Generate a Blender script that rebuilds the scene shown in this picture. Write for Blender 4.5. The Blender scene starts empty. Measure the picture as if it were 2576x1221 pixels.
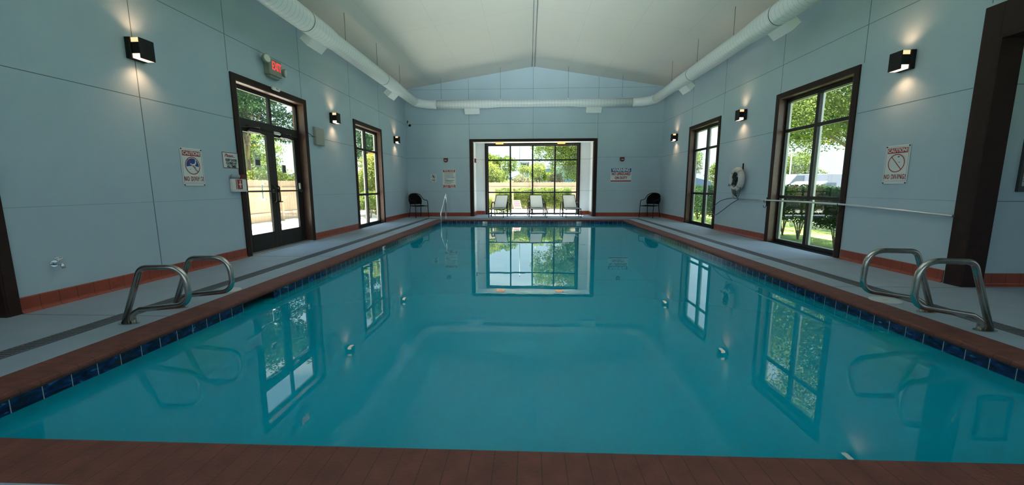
import bpy, math, random
import numpy as np
from mathutils import Vector, Matrix
random.seed(7)
S = bpy.context.scene
COL = S.collection
R = math.radians

# ------------------------------------------------------------------ camera
cam = bpy.data.objects.new('camera', bpy.data.cameras.new('camera')); COL.objects.link(cam); S.camera = cam
_rx, _ry, _rz = R(-8.170), R(0.155), R(2.436)
_Rm = Matrix.Rotation(_rz, 3, 'Z') @ Matrix.Rotation(_rx, 3, 'X') @ Matrix.Rotation(_ry, 3, 'Y')
_rt, _fw, _up = _Rm @ Vector((1, 0, 0)), _Rm @ Vector((0, 1, 0)), _Rm @ Vector((0, 0, 1))
_M = Matrix((_rt, _up, -_fw)).transposed().to_4x4(); _M.translation = Vector((-0.152, 0, 1.123))
cam.matrix_world = _M
cam.data.sensor_width = 36; cam.data.lens = 985.67 / 2576 * 36; cam.data.clip_start = .05; cam.data.clip_end = 400

# ------------------------------------------------------------------ world sky
W = bpy.data.worlds.new('sky'); S.world = W; W.use_nodes = True
nt = W.node_tree; N = nt.nodes; L = nt.links; N.clear()
tc = N.new('ShaderNodeTexCoord'); sep = N.new('ShaderNodeSeparateXYZ'); L.new(tc.outputs['Generated'], sep.inputs[0])
grad = N.new('ShaderNodeValToRGB'); grad.color_ramp.elements[0].color = (.78, .91, 1.0, 1); grad.color_ramp.elements[1].color = (.36, .62, 1.0, 1)
grad.color_ramp.elements[1].position = .8
L.new(sep.outputs[2], grad.inputs[0])
noi = N.new('ShaderNodeTexNoise'); noi.inputs['Scale'].default_value = 2.6; noi.inputs['Detail'].default_value = 6; noi.inputs['Distortion'].default_value = .35
mp = N.new('ShaderNodeMapping'); mp.inputs['Scale'].default_value = (1, 1, 2.6); L.new(tc.outputs['Generated'], mp.inputs[0]); L.new(mp.outputs[0], noi.inputs['Vector'])
cr = N.new('ShaderNodeValToRGB'); cr.color_ramp.elements[0].position = .50; cr.color_ramp.elements[1].position = .66
L.new(noi.outputs[0], cr.inputs[0])
mx = N.new('ShaderNodeMixRGB'); mx.inputs[2].default_value = (1.25, 1.28, 1.3, 1)
L.new(cr.outputs[0], mx.inputs[0]); L.new(grad.outputs[0], mx.inputs[1])
lum = N.new('ShaderNodeValToRGB')                      # dimmed at the horizon, boosted low down so the water mirrors a bright window
for _i, (_p, _v) in enumerate(((.0, .25), (.10, .45), (.24, 1.0), (.55, .85), (1.0, .7))):
    _e = lum.color_ramp.elements[0] if _i == 0 else (lum.color_ramp.elements[1] if _i == 4 else lum.color_ramp.elements.new(_p))
    _e.position = _p; _e.color = (_v, _v, _v, 1)
L.new(sep.outputs[2], lum.inputs[0]); mul = N.new('ShaderNodeMixRGB'); mul.blend_type = 'MULTIPLY'; mul.inputs[0].default_value = 1
L.new(mx.outputs[0], mul.inputs[1]); L.new(lum.outputs[0], mul.inputs[2])
bg = N.new('ShaderNodeBackground'); bg.inputs[1].default_value = 1.9; L.new(mul.outputs[0], bg.inputs[0])
wo = N.new('ShaderNodeOutputWorld'); L.new(bg.outputs[0], wo.inputs[0])

# ------------------------------------------------------------------ sun, added fill lamps, window portals
def sun():
    l = bpy.data.lights.new('sun', 'SUN'); l.energy = 19; l.angle = R(.6); l.color = (1, .95, .86)
    o = bpy.data.objects.new('sun', l); COL.objects.link(o)
    o.rotation_euler = Vector((.24, -.85, -2.2)).to_track_quat('-Z', 'Y').to_euler(); o.location = (-3, 30, 20)
sun()
def area(name, loc, d, sx, sy, power, color=(1, 1, 1)):
    l = bpy.data.lights.new(name, 'AREA'); l.shape = 'RECTANGLE'; l.size = sx; l.size_y = sy; l.energy = power; l.color = color
    o = bpy.data.objects.new(name, l); COL.objects.link(o); o.location = loc
    o.rotation_euler = Vector(d).to_track_quat('-Z', 'Z').to_euler()
    return o
# unseen fill lamps added behind the camera, tilted up to brighten the ceiling
for _x in (-3.0, 0.0, 3.0):
    area('back_fill', (_x, -2.85, 1.75), (-.11 * _x, 1, .45), 2.3, 2.4, 22, (.80, .91, 1)).data.spread = R(44)
area('alcove_fill', (8.3, .8, 1.6), (-1, .12, .1), 3.2, 2.2, 4, (.80, .95, 1))  # added fill lamp inside the alcove, which has no window
area('entry_fill', (-4.55, .2, 1.6), (1, .1, .05), 1.8, 2.2, 3, (.80, .95, 1))  # added fill lamp standing in front of the solid left wall
for _l, _d, _a, _b in (((0, 15.86, 1.38), (0, -1, 0), 3.5, 2.6), ((-4.88, 7.08, 1.4), (1, 0, 0), 1.75, 2.6), ((-4.88, 11.26, 1.4), (1, 0, 0), 1.7, 2.6),
                       ((4.88, 11.34, 1.4), (-1, 0, 0), 1.7, 2.6), ((4.88, 7.17, 1.4), (-1, 0, 0), 1.7, 2.6)):
    area('window_sky_portal', _l, _d, _a, _b, 1).data.cycles.is_portal = True
S.view_settings.view_transform = 'Standard'; S.view_settings.look = 'None'
S.view_settings.exposure = 1.58; S.view_settings.gamma = 1; S.view_settings.use_curve_mapping = False
cy = S.cycles
cy.use_denoising = True; cy.max_bounces = 10; cy.diffuse_bounces = 5; cy.glossy_bounces = 5; cy.transmission_bounces = 8; cy.transparent_max_bounces = 24
cy.caustics_reflective = True; cy.blur_glossy = .0; cy.caustics_refractive = False; cy.sample_clamp_indirect = 6

# ------------------------------------------------------------------ materials
def newmat(name):
    m = bpy.data.materials.new(name); m.use_nodes = True; t = m.node_tree
    return m, t, t.nodes['Principled BSDF'], t.nodes['Material Output']
def mat(name, col, rough=.6, metal=0., var=.0, scale=8., bump=0., bscale=60., emit=None, estr=0., spec=.5, coat=0.):
    m, t, b, o = newmat(name)
    b.inputs['Base Color'].default_value = (*col, 1); b.inputs['Roughness'].default_value = rough; b.inputs['Metallic'].default_value = metal
    b.inputs['Specular IOR Level'].default_value = spec; b.inputs['Coat Weight'].default_value = coat
    if emit: b.inputs['Emission Color'].default_value = (*emit, 1); b.inputs['Emission Strength'].default_value = estr
    c = t.nodes.new('ShaderNodeTexCoord')
    if var:
        n = t.nodes.new('ShaderNodeTexNoise'); n.inputs['Scale'].default_value = scale; n.inputs['Detail'].default_value = 5
        t.links.new(c.outputs['Object'], n.inputs['Vector'])
        r = t.nodes.new('ShaderNodeValToRGB'); r.color_ramp.elements[0].position = .3; r.color_ramp.elements[1].position = .7
        r.color_ramp.elements[0].color = tuple(x * (1 - var) for x in col) + (1,); r.color_ramp.elements[1].color = tuple(min(1, x * (1 + var)) for x in col) + (1,)
        t.links.new(n.outputs[0], r.inputs[0]); t.links.new(r.outputs[0], b.inputs['Base Color'])
    if bump:
        n = t.nodes.new('ShaderNodeTexNoise'); n.inputs['Scale'].default_value = bscale; n.inputs['Detail'].default_value = 3
        t.links.new(c.outputs['Object'], n.inputs['Vector'])
        bp = t.nodes.new('ShaderNodeBump'); bp.inputs['Strength'].default_value = bump; bp.inputs['Distance'].default_value = .01
        t.links.new(n.outputs[0], bp.inputs['Height']); t.links.new(bp.outputs[0], b.inputs['Normal'])
    return m
def lines(m, axis, period, width, col, off=0., strength=1.):
    """joints: thin strips of another colour every period along one axis, with a groove"""
    t = m.node_tree; b = t.nodes['Principled BSDF']
    c = t.nodes.new('ShaderNodeTexCoord'); s = t.nodes.new('ShaderNodeSeparateXYZ'); t.links.new(c.outputs['Object'], s.inputs[0])
    a = t.nodes.new('ShaderNodeMath'); a.operation = 'ADD'; a.inputs[1].default_value = 100 * period - off; t.links.new(s.outputs['XYZ'.index(axis)], a.inputs[0])
    q = t.nodes.new('ShaderNodeMath'); q.operation = 'MODULO'; q.inputs[1].default_value = period; t.links.new(a.outputs[0], q.inputs[0])
    l = t.nodes.new('ShaderNodeMath'); l.operation = 'LESS_THAN'; l.inputs[1].default_value = width; t.links.new(q.outputs[0], l.inputs[0])
    k = t.nodes.new('ShaderNodeMath'); k.operation = 'MULTIPLY'; k.inputs[1].default_value = strength; t.links.new(l.outputs[0], k.inputs[0])
    mx = t.nodes.new('ShaderNodeMixRGB'); mx.inputs[2].default_value = (*col, 1); t.links.new(k.outputs[0], mx.inputs[0])
    src = b.inputs['Base Color'].links[0].from_socket if b.inputs['Base Color'].links else None
    if src: t.links.new(src, mx.inputs[1])
    else: mx.inputs[1].default_value = b.inputs['Base Color'].default_value
    t.links.new(mx.outputs[0], b.inputs['Base Color'])
    return m

M = {}
M['wall'] = mat('wall_paint', (.43, .55, .63), .75, var=.03, scale=1.2, bump=.25, bscale=90)
M['joint'] = mat('panel_joint', (.13, .17, .19), .8)
M['jointlo'] = mat('panel_joint_filled', (.30, .40, .43), .8)
M['recess_lit'] = mat('recess_lit_wall', (.82, .83, .84), .7, var=.02, scale=2, bump=.15)  # colour raised to carry the window light bouncing into the recess
M['ceiling'] = mat('ceiling_paint', (.62, .62, .58), .8, var=.03, scale=.7, bump=.15, bscale=40)
M['deck'] = mat('deck_coating', (.29, .36, .43), .62, var=.06, scale=3, bump=.35, bscale=130)
M['djoint'] = mat('deck_joint', (.16, .18, .19), .8)
M['brown'] = mat('brown_trim_paint', (.030, .015, .012), .6, spec=.2, var=.15, scale=14, bump=.12, bscale=50)
M['jamb'] = mat('daylit_jamb_brown', (.085, .036, .025), .45, var=.2, scale=20)  # brown of the trim, lightened to carry daylight on the reveals
M['bronze'] = mat('dark_bronze_aluminium', (.012, .010, .009), .45, .0, spec=.3)
M['bar_daylit'] = mat('daylit_frame_side', (.45, .44, .42), .5)  # light grey painted in for daylight on the sides of the dark bars
M['sill'] = mat('dark_rubber_sill', (.010, .010, .011), .9, spec=.1)
M['cove'] = mat('terracotta_cove_tile', (.30, .055, .030), .35, var=.14, scale=6)
M['coveY'] = lines(mat('terracotta_cove_tile_side', (.30, .055, .030), .35, var=.14, scale=6), 'Y', .152, .005, (.08, .02, .015))
M['coveX'] = lines(mat('terracotta_cove_tile_end', (.30, .055, .030), .35, var=.14, scale=6), 'X', .152, .005, (.08, .02, .015))
_br = (.150, .042, .030)
M['brickY'] = lines(mat('coping_brick_side', _br, .7, var=.22, scale=9, bump=.4, bscale=70), 'Y', .098, .006, (.075, .026, .019))
M['brickX'] = lines(mat('coping_brick_end', _br, .7, var=.22, scale=9, bump=.4, bscale=70), 'X', .098, .005, (.080, .027, .020))
def tile(name, axis):
    m, t, b, o = newmat(name)
    c = t.nodes.new('ShaderNodeTexCoord'); n = t.nodes.new('ShaderNodeTexNoise'); n.inputs['Scale'].default_value = 11; n.inputs['Detail'].default_value = 6; n.inputs['Distortion'].default_value = 1.2
    mp = t.nodes.new('ShaderNodeMapping'); mp.inputs['Scale'].default_value = (1, 1, 2.5); t.links.new(c.outputs['Object'], mp.inputs[0]); t.links.new(mp.outputs[0], n.inputs['Vector'])
    r = t.nodes.new('ShaderNodeValToRGB'); e = r.color_ramp.elements; e[0].position = .38; e[0].color = (.004, .006, .018, 1); e[1].position = .74; e[1].color = (.08, .22, .34, 1)
    k = e.new(.52); k.color = (.006, .014, .075, 1); k = e.new(.64); k.color = (.010, .030, .14, 1)
    t.links.new(n.outputs[0], r.inputs[0]); t.links.new(r.outputs[0], b.inputs['Base Color']); b.inputs['Roughness'].default_value = .12
    return lines(m, axis, .1505, .0045, (.36, .40, .43), off=.11)
M['tileY'] = tile('waterline_tile_side', 'Y'); M['tileX'] = tile('waterline_tile_end', 'X')
M['plaster'] = mat('pool_plaster', (.0, .66, .78), .8, var=.05, scale=2)
M['step'] = mat('tan_step_plastic', (.90, .70, .30), .6)
M['steel'] = mat('brushed_stainless', (.46, .44, .41), .24, 1., var=.10, scale=30)
M['chrome'] = mat('polished_steel', (.75, .76, .78), .12, 1.)
M['grate'] = mat('drain_grate_plastic', (.13, .14, .15), .6)
M['gap_shade'] = mat('drain_shade', (.012, .013, .014), .8)  # near-black stands for the shade inside drain channel and skimmer mouth
M['white'] = mat('white_plastic', (.72, .73, .70), .45)
M['lid'] = mat('skimmer_lid_plastic', (.52, .55, .54), .5)
M['grey'] = mat('beige_grey_metal', (.36, .36, .32), .5)
M['black'] = mat('black_metal', (.006, .006, .007), .6, spec=.3)
M['mesh'] = mat('black_woven_mesh', (.006, .006, .007), .95, spec=.1)
M['sling'] = lines(mat('pale_sling_fabric', (.62, .62, .60), .8), 'X', .055, .012, (.36, .36, .36), off=.01)
_t = M['sling'].node_tree; _b = _t.nodes['Principled BSDF']; _o = _t.nodes['Material Output']; _u = _t.nodes.new('ShaderNodeBsdfTranslucent'); _m = _t.nodes.new('ShaderNodeMixShader'); _m.inputs[0].default_value = .5
_u.inputs[0].default_value = (.8, .8, .78, 1); _t.links.new(_b.outputs[0], _m.inputs[1]); _t.links.new(_u.outputs[0], _m.inputs[2]); _t.links.new(_m.outputs[0], _o.inputs[0])      # open weave lets sunlight through
M['lframe'] = mat('dark_lounge_frame', (.010, .009, .009), .6, spec=.25)
M['duct'] = mat('duct_paint', (.68, .74, .76), .33, spec=.6)
M['ductY'] = lines(mat('duct_paint_side', (.68, .74, .76), .33, spec=.6), 'Y', .105, .005, (.30, .36, .38))
M['ductX'] = lines(mat('duct_paint_end', (.68, .74, .76), .33, spec=.6), 'X', .105, .005, (.34, .40, .42))
M['ring'] = mat('duct_coupling_dark', (.10, .12, .12), .6)
M['register'] = mat('register_paint', (.70, .75, .77), .5)
M['rod'] = mat('hanger_rod_steel', (.16, .18, .18), .5)
M['red'] = mat('sign_red', (.36, .015, .02), .5)
M['blue'] = mat('sign_blue', (.01, .06, .28), .5)
M['ink'] = mat('sign_black_ink', (.01, .012, .02), .6)
M['paper'] = mat('sign_white_panel', (.70, .72, .70), .5)
M['alarm'] = mat('fire_alarm_red', (.14, .012, .012), .4)
M['exit'] = mat('exit_letters_lit', (.6, .02, .02), .4, emit=(1, .03, .03), estr=.6)
M['lens'] = mat('sconce_lens_lit', (.9, .8, .6), .4, emit=(1, .52, .26), estr=.42)
M['lensb'] = mat('sconce_lower_lens_lit', (.9, .85, .8), .4, emit=(1, .66, .42), estr=.72)
M['amber'] = mat('soffit_lamp_lit', (.9, .6, .2), .4, emit=(1, .22, .015), estr=.62)
M['foam'] = mat('life_ring_foam', (.62, .60, .56), .6, var=.05)
M['rope'] = mat('dark_rope', (.03, .033, .035), .9)
M['ropew'] = mat('pale_rope', (.42, .40, .40), .9)
M['pole'] = mat('aluminium_pole', (.72, .73, .74), .3, .8)
M['hoop'] = mat('blue_grey_hoop', (.035, .06, .085), .5)
def glass():
    m = bpy.data.materials.new('window_glass'); m.use_nodes = True; t = m.node_tree; t.nodes.clear()
    o = t.nodes.new('ShaderNodeOutputMaterial'); mx = t.nodes.new('ShaderNodeMixShader'); tr = t.nodes.new('ShaderNodeBsdfTransparent'); g = t.nodes.new('ShaderNodeBsdfGlossy')
    tr.inputs[0].default_value = (.95, .985, .97, 1); g.inputs['Roughness'].default_value = .0
    f = t.nodes.new('ShaderNodeFresnel'); ge = t.nodes.new('ShaderNodeNewGeometry')          # same reflectance from both sides of the thin pane
    mr = t.nodes.new('ShaderNodeMapRange'); mr.inputs['To Min'].default_value = 1.34; mr.inputs['To Max'].default_value = 1/1.34
    t.links.new(ge.outputs['Backfacing'], mr.inputs[0]); t.links.new(mr.outputs[0], f.inputs[0])
    t.links.new(f.outputs[0], mx.inputs[0]); t.links.new(tr.outputs[0], mx.inputs[1]); t.links.new(g.outputs[0], mx.inputs[2]); t.links.new(mx.outputs[0], o.inputs[0])
    return m
M['glass'] = glass()
def water():
    m = bpy.data.materials.new('pool_water'); m.use_nodes = True; t = m.node_tree; t.nodes.clear()
    o = t.nodes.new('ShaderNodeOutputMaterial'); mx = t.nodes.new('ShaderNodeMixShader'); g = t.nodes.new('ShaderNodeBsdfGlossy'); g.inputs['Roughness'].default_value = 0; g.inputs[0].default_value = (.93, 1, 1, 1)
    body = t.nodes.new('ShaderNodeMixShader'); body.inputs[0].default_value = .45
    tr = t.nodes.new('ShaderNodeBsdfTransparent'); tr.inputs[0].default_value = (.22, .74, .80, 1)
    df = t.nodes.new('ShaderNodeBsdfDiffuse'); df.inputs[0].default_value = (.0, .56, .74, 1)
    c = t.nodes.new('ShaderNodeTexCoord'); n = t.nodes.new('ShaderNodeTexNoise'); n.inputs['Scale'].default_value = 2.2; n.inputs['Detail'].default_value = 2.5
    t.links.new(c.outputs['Object'], n.inputs['Vector'])
    n2 = t.nodes.new('ShaderNodeTexNoise'); n2.inputs['Scale'].default_value = .35; n2.inputs['Detail'].default_value = 1; t.links.new(c.outputs['Object'], n2.inputs['Vector'])
    r = t.nodes.new('ShaderNodeValToRGB'); r.color_ramp.elements[0].position = .42; r.color_ramp.elements[1].position = .62; t.links.new(n2.outputs[0], r.inputs[0])
    s = t.nodes.new('ShaderNodeSeparateXYZ'); t.links.new(c.outputs['Object'], s.inputs[0])
    mr = t.nodes.new('ShaderNodeMapRange'); mr.inputs['From Min'].default_value = -.6; mr.inputs['From Max'].default_value = -2.2; mr.inputs['To Min'].default_value = .12; mr.inputs['To Max'].default_value = 1; t.links.new(s.outputs[0], mr.inputs[0])
    my = t.nodes.new('ShaderNodeMapRange'); my.inputs['From Min'].default_value = 3.4; my.inputs['From Max'].default_value = 4.6; t.links.new(s.outputs[1], my.inputs[0])
    m0 = t.nodes.new('ShaderNodeMath'); m0.operation = 'MULTIPLY'; t.links.new(mr.outputs[0], m0.inputs[0]); t.links.new(my.outputs[0], m0.inputs[1])      # ripples only in patches towards the left wall
    ml = t.nodes.new('ShaderNodeMath'); ml.operation = 'MULTIPLY'; t.links.new(r.outputs[0], ml.inputs[0]); t.links.new(m0.outputs[0], ml.inputs[1])
    ad = t.nodes.new('ShaderNodeMath'); ad.operation = 'MULTIPLY_ADD'; ad.inputs[1].default_value = .55; ad.inputs[2].default_value = .007; t.links.new(ml.outputs[0], ad.inputs[0])
    b = t.nodes.new('ShaderNodeBump'); b.inputs['Distance'].default_value = .012; t.links.new(ad.outputs[0], b.inputs['Strength']); t.links.new(n.outputs[0], b.inputs['Height'])
    f = t.nodes.new('ShaderNodeFresnel'); f.inputs[0].default_value = 1.36
    t.links.new(b.outputs[0], g.inputs['Normal']); t.links.new(b.outputs[0], f.inputs['Normal'])
    t.links.new(tr.outputs[0], body.inputs[1]); t.links.new(df.outputs[0], body.inputs[2])
    t.links.new(f.outputs[0], mx.inputs[0]); t.links.new(body.outputs[0], mx.inputs[1]); t.links.new(g.outputs[0], mx.inputs[2]); t.links.new(mx.outputs[0], o.inputs[0])
    return m
M['water'] = water()
def leafmat(name, c1, c2, tr=.5):
    m = bpy.data.materials.new(name); m.use_nodes = True; t = m.node_tree; t.nodes.clear()
    o = t.nodes.new('ShaderNodeOutputMaterial'); mx = t.nodes.new('ShaderNodeMixShader'); mx.inputs[0].default_value = tr
    d = t.nodes.new('ShaderNodeBsdfDiffuse'); u = t.nodes.new('ShaderNodeBsdfTranslucent')
    c = t.nodes.new('ShaderNodeTexCoord'); n = t.nodes.new('ShaderNodeTexNoise'); n.inputs['Scale'].default_value = 2.3; n.inputs['Detail'].default_value = 6
    r = t.nodes.new('ShaderNodeValToRGB'); r.color_ramp.elements[0].position = .36; r.color_ramp.elements[1].position = .64
    r.color_ramp.elements[0].color = (*c1, 1); r.color_ramp.elements[1].color = (*c2, 1)
    t.links.new(c.outputs['Object'], n.inputs['Vector']); t.links.new(n.outputs[0], r.inputs[0]); t.links.new(r.outputs[0], d.inputs[0]); t.links.new(r.outputs[0], u.inputs[0])
    t.links.new(d.outputs[0], mx.inputs[1]); t.links.new(u.outputs[0], mx.inputs[2]); t.links.new(mx.outputs[0], o.inputs[0])
    return m
M['leaf'] = leafmat('leaves_green', (.045, .085, .020), (.20, .24, .055))
M['leafd'] = leafmat('leaves_dark_green', (.018, .045, .020), (.06, .11, .04))
M['leafy'] = leafmat('leaves_yellow_green', (.10, .15, .03), (.28, .29, .07))
M['leafp'] = leafmat('leaves_pale_cream', (.10, .13, .06), (.34, .29, .18))
M['leafo'] = leafmat('leaves_orange_tips', (.25, .17, .03), (.45, .22, .06))
M['bark'] = mat('tree_bark', (.16, .12, .09), .9, var=.3, scale=12)
M['fence'] = mat('fence_boards', (.29, .215, .145), .85, var=.10, scale=3)
M['lawn'] = mat('lawn_grass', (.17, .25, .03), .9, var=.3, scale=5, bump=.5, bscale=40)
M['patio'] = mat('patio_concrete', (.62, .58, .52), .85, var=.05, scale=3)
M['road'] = mat('parking_asphalt', (.13, .13, .13), .9, var=.08, scale=2)
M['van'] = mat('white_vehicle_paint', (.30, .31, .34), .35)
M['tyre'] = mat('tyre_rubber', (.02, .02, .02), .8)
M['hill'] = mat('distant_hill', (.13, .19, .24), .95)  # pale blue haze mixed into the base colour

# ------------------------------------------------------------------ mesh helpers
class MB:
    def __init__(s): s.v = []; s.f = []; s.m = []; s.mats = []; s.sm = []
    def mi(s, m):
        if m not in s.mats: s.mats.append(m)
        return s.mats.index(m)
    def add(s, vs, fs, m, smooth=False):
        b = len(s.v); s.v += [tuple(v) for v in vs]; k = s.mi(m)
        for f in fs: s.f.append(tuple(b + i for i in f)); s.m.append(k); s.sm.append(smooth)
    def box(s, x0, x1, y0, y1, z0, z1, m, bev=0.):
        if x0 > x1: x0, x1 = x1, x0
        if y0 > y1: y0, y1 = y1, y0
        if z0 > z1: z0, z1 = z1, z0
        if bev:
            b = min(bev, (x1 - x0) / 2.01, (y1 - y0) / 2.01, (z1 - z0) / 2.01)
            pts = []
            for X, sx in ((x0, 1), (x1, -1)):
                for Y, sy in ((y0, 1), (y1, -1)):
                    for Z, sz in ((z0, 1), (z1, -1)):
                        pts += [(X, Y + sy * b, Z + sz * b), (X + sx * b, Y, Z + sz * b), (X + sx * b, Y + sy * b, Z)]
            def P(i, j, k, a): return ((i * 2 + j) * 2 + k) * 3 + a
            F = []
            F += [[P(0,0,0,0),P(0,0,1,0),P(0,1,1,0),P(0,1,0,0)], [P(1,0,0,0),P(1,1,0,0),P(1,1,1,0),P(1,0,1,0)]]
            F += [[P(0,0,0,1),P(1,0,0,1),P(1,0,1,1),P(0,0,1,1)], [P(0,1,0,1),P(0,1,1,1),P(1,1,1,1),P(1,1,0,1)]]
            F += [[P(0,0,0,2),P(0,1,0,2),P(1,1,0,2),P(1,0,0,2)], [P(0,0,1,2),P(1,0,1,2),P(1,1,1,2),P(0,1,1,2)]]
            for i in (0, 1):
                for j in (0, 1):
                    F.append([P(i,j,0,0),P(i,j,1,0),P(i,j,1,1),P(i,j,0,1)]); F.append([P(i,0,j,0),P(i,1,j,0),P(i,1,j,2),P(i,0,j,2)]); F.append([P(0,i,j,1),P(1,i,j,1),P(1,i,j,2),P(0,i,j,2)])
                    for k in (0, 1): F.append([P(i,j,k,0),P(i,j,k,1),P(i,j,k,2)])
            c = Vector(((x0+x1)/2, (y0+y1)/2, (z0+z1)/2)); G = []
            for f in F:
                a, b_, d = (Vector(pts[f[q]]) for q in (0, 1, 2)); n = (b_ - a).cross(d - a); mid = sum((Vector(pts[q]) for q in f), Vector()) / len(f)
                G.append(f if n.dot(mid - c) > 0 else f[::-1])
            s.add(pts, G, m); return
        v = [(x0,y0,z0),(x1,y0,z0),(x1,y1,z0),(x0,y1,z0),(x0,y0,z1),(x1,y0,z1),(x1,y1,z1),(x0,y1,z1)]
        s.add(v, [(0,3,2,1),(4,5,6,7),(0,1,5,4),(1,2,6,5),(2,3,7,6),(3,0,4,7)], m)
    def tube(s, pts, r, m, n=12, closed=False, cap=True):
        P = [Vector(p) for p in pts]; k = len(P); rr = r if isinstance(r, (list, tuple)) else [r] * k
        T = []
        for i in range(k):
            a = P[(i - 1) % k] if (closed or i > 0) else P[i]; b = P[(i + 1) % k] if (closed or i < k - 1) else P[i]
            T.append((b - a).normalized())
        u = T[0].orthogonal().normalized(); vs = []
        for i in range(k):
            if i: u = (T[i - 1].rotation_difference(T[i]) @ u); u = (u - T[i] * u.dot(T[i])).normalized()
            w = T[i].cross(u)
            for j in range(n):
                a = 2 * math.pi * j / n; vs.append(P[i] + (u * math.cos(a) + w * math.sin(a)) * rr[i])
        fs = []
        for i in range(k if closed else k - 1):
            for j in range(n):
                a, b = i * n + j, i * n + (j + 1) % n; c, d = ((i + 1) % k) * n + (j + 1) % n, ((i + 1) % k) * n + j; fs.append((a, b, c, d))
        s.add(vs, fs, m, True)
        if cap and not closed:
            b = len(s.v) - len(vs); k_ = s.mi(m)
            s.f.append(tuple(b + j for j in reversed(range(n)))); s.m.append(k_); s.sm.append(False)
            s.f.append(tuple(b + (k - 1) * n + j for j in range(n))); s.m.append(k_); s.sm.append(False)
    def cyl(s, c, ax, r, h, m, n=24, r2=None):
        a = Vector(ax).normalized(); c = Vector(c); s.tube([c, c + a * h], [r, r if r2 is None else r2], m, n)
    def prism(s, poly, axis, a, b, m):
        """poly: list of 2D points in the plane perpendicular to axis"""
        def p3(q, t): return {'X': (t, q[0], q[1]), 'Y': (q[0], t, q[1]), 'Z': (q[0], q[1], t)}[axis]
        n = len(poly); vs = [p3(q, a) for q in poly] + [p3(q, b) for q in poly]
        fs = [tuple(range(n))[::-1], tuple(range(n, 2 * n))] + [(i, (i + 1) % n, n + (i + 1) % n, n + i) for i in range(n)]
        s.add(vs, fs, m)
    def build(s, name, parent=None, loc=None, smooth_angle=None):
        me = bpy.data.meshes.new(name); me.from_pydata(s.v, [], s.f); me.update()
        for m in s.mats: me.materials.append(m)
        me.polygons.foreach_set('material_index', s.m); me.polygons.foreach_set('use_smooth', s.sm)
        me.update()
        bmx = __import__('bmesh'); bm = bmx.new(); bm.from_mesh(me); bmx.ops.recalc_face_normals(bm, faces=bm.faces); bm.to_mesh(me); bm.free()
        o = bpy.data.objects.new(name, me); COL.objects.link(o)
        if parent: o.parent = parent
        if loc: o.location = loc
        return o
def empty(name, loc=(0, 0, 0), rz=0.):
    o = bpy.data.objects.new(name, None); COL.objects.link(o); o.location = loc; o.rotation_euler = (0, 0, rz); o.empty_display_size = .1
    return o
def tag(o, label=None, cat=None, group=None, kind=None):
    if label: o['label'] = label
    if cat: o['category'] = cat
    if group: o['group'] = group
    if kind: o['kind'] = kind
    return o
def struct(o): o['kind'] = 'structure'; return o
def kids(o): return [c for c in bpy.data.objects if c.parent == o]
def copy_tree(o, parent=None):
    c = o.copy(); COL.objects.link(c)
    if parent: c.parent = parent
    for ch in kids(o): copy_tree(ch, c)
    return c
def cr_(pts, n=6, closed=False):
    """Catmull-Rom through points"""
    P = [Vector(p) for p in pts]; k = len(P); out = []
    rng = range(k) if closed else range(k - 1)
    for i in rng:
        if closed: a, b, c, d = P[(i-1) % k], P[i], P[(i+1) % k], P[(i+2) % k]
        else: a, b, c, d = P[max(i-1, 0)], P[i], P[i+1], P[min(i+2, k-1)]
        for j in range(n):
            t = j / n; out.append(.5 * ((2*b) + (c-a)*t + (2*a-5*b+4*c-d)*t*t + (-a+3*b-3*c+d)*t**3))
    if not closed: out.append(P[-1])
    return out
def fillet(pts, r, n=6):
    """polyline with rounded corners"""
    P = [Vector(p) for p in pts]; out = [P[0]]
    rr = r if isinstance(r, (list, tuple)) else [r] * len(P)
    for i in range(1, len(P) - 1):
        a, b, c = P[i-1], P[i], P[i+1]; u = (a-b).normalized(); v = (c-b).normalized()
        ang = u.angle(v); d = min(rr[i] / math.tan(ang/2), (a-b).length*.49, (c-b).length*.49)
        p, q = b + u*d, b + v*d
        for j in range(n + 1):
            t = j / n; out.append((1-t)**2*p + 2*t*(1-t)*b + t*t*q)
    out.append(P[-1]); return out
def text(s, size, m, parent, x, z, y=-.006, name='lettering', align='CENTER', bold=0., shear=0., sx=1., ext=.0008, sp=1.0):
    c = bpy.data.curves.new(name, 'FONT'); c.body = s; c.size = size; c.align_x = align; c.align_y = 'CENTER'; c.extrude = ext; c.offset = bold; c.shear = shear
    c.space_line = .9; c.space_character = sp; c.resolution_u = 3
    c.materials.append(m); tmp = bpy.data.objects.new(name, c); COL.objects.link(tmp)
    me = bpy.data.meshes.new_from_object(tmp.evaluated_get(bpy.context.evaluated_depsgraph_get())); bpy.data.objects.remove(tmp); me.name = name
    if not me.materials: me.materials.append(m)
    o = bpy.data.objects.new(name, me); COL.objects.link(o); o.parent = parent
    o.location = (x, y, z); o.rotation_euler = (R(90), 0, 0); o.scale = (sx, 1, 1)
    return o
LW, RW = R(90), R(-90)            # things hung on the left / right wall turn their front towards the pool

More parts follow.
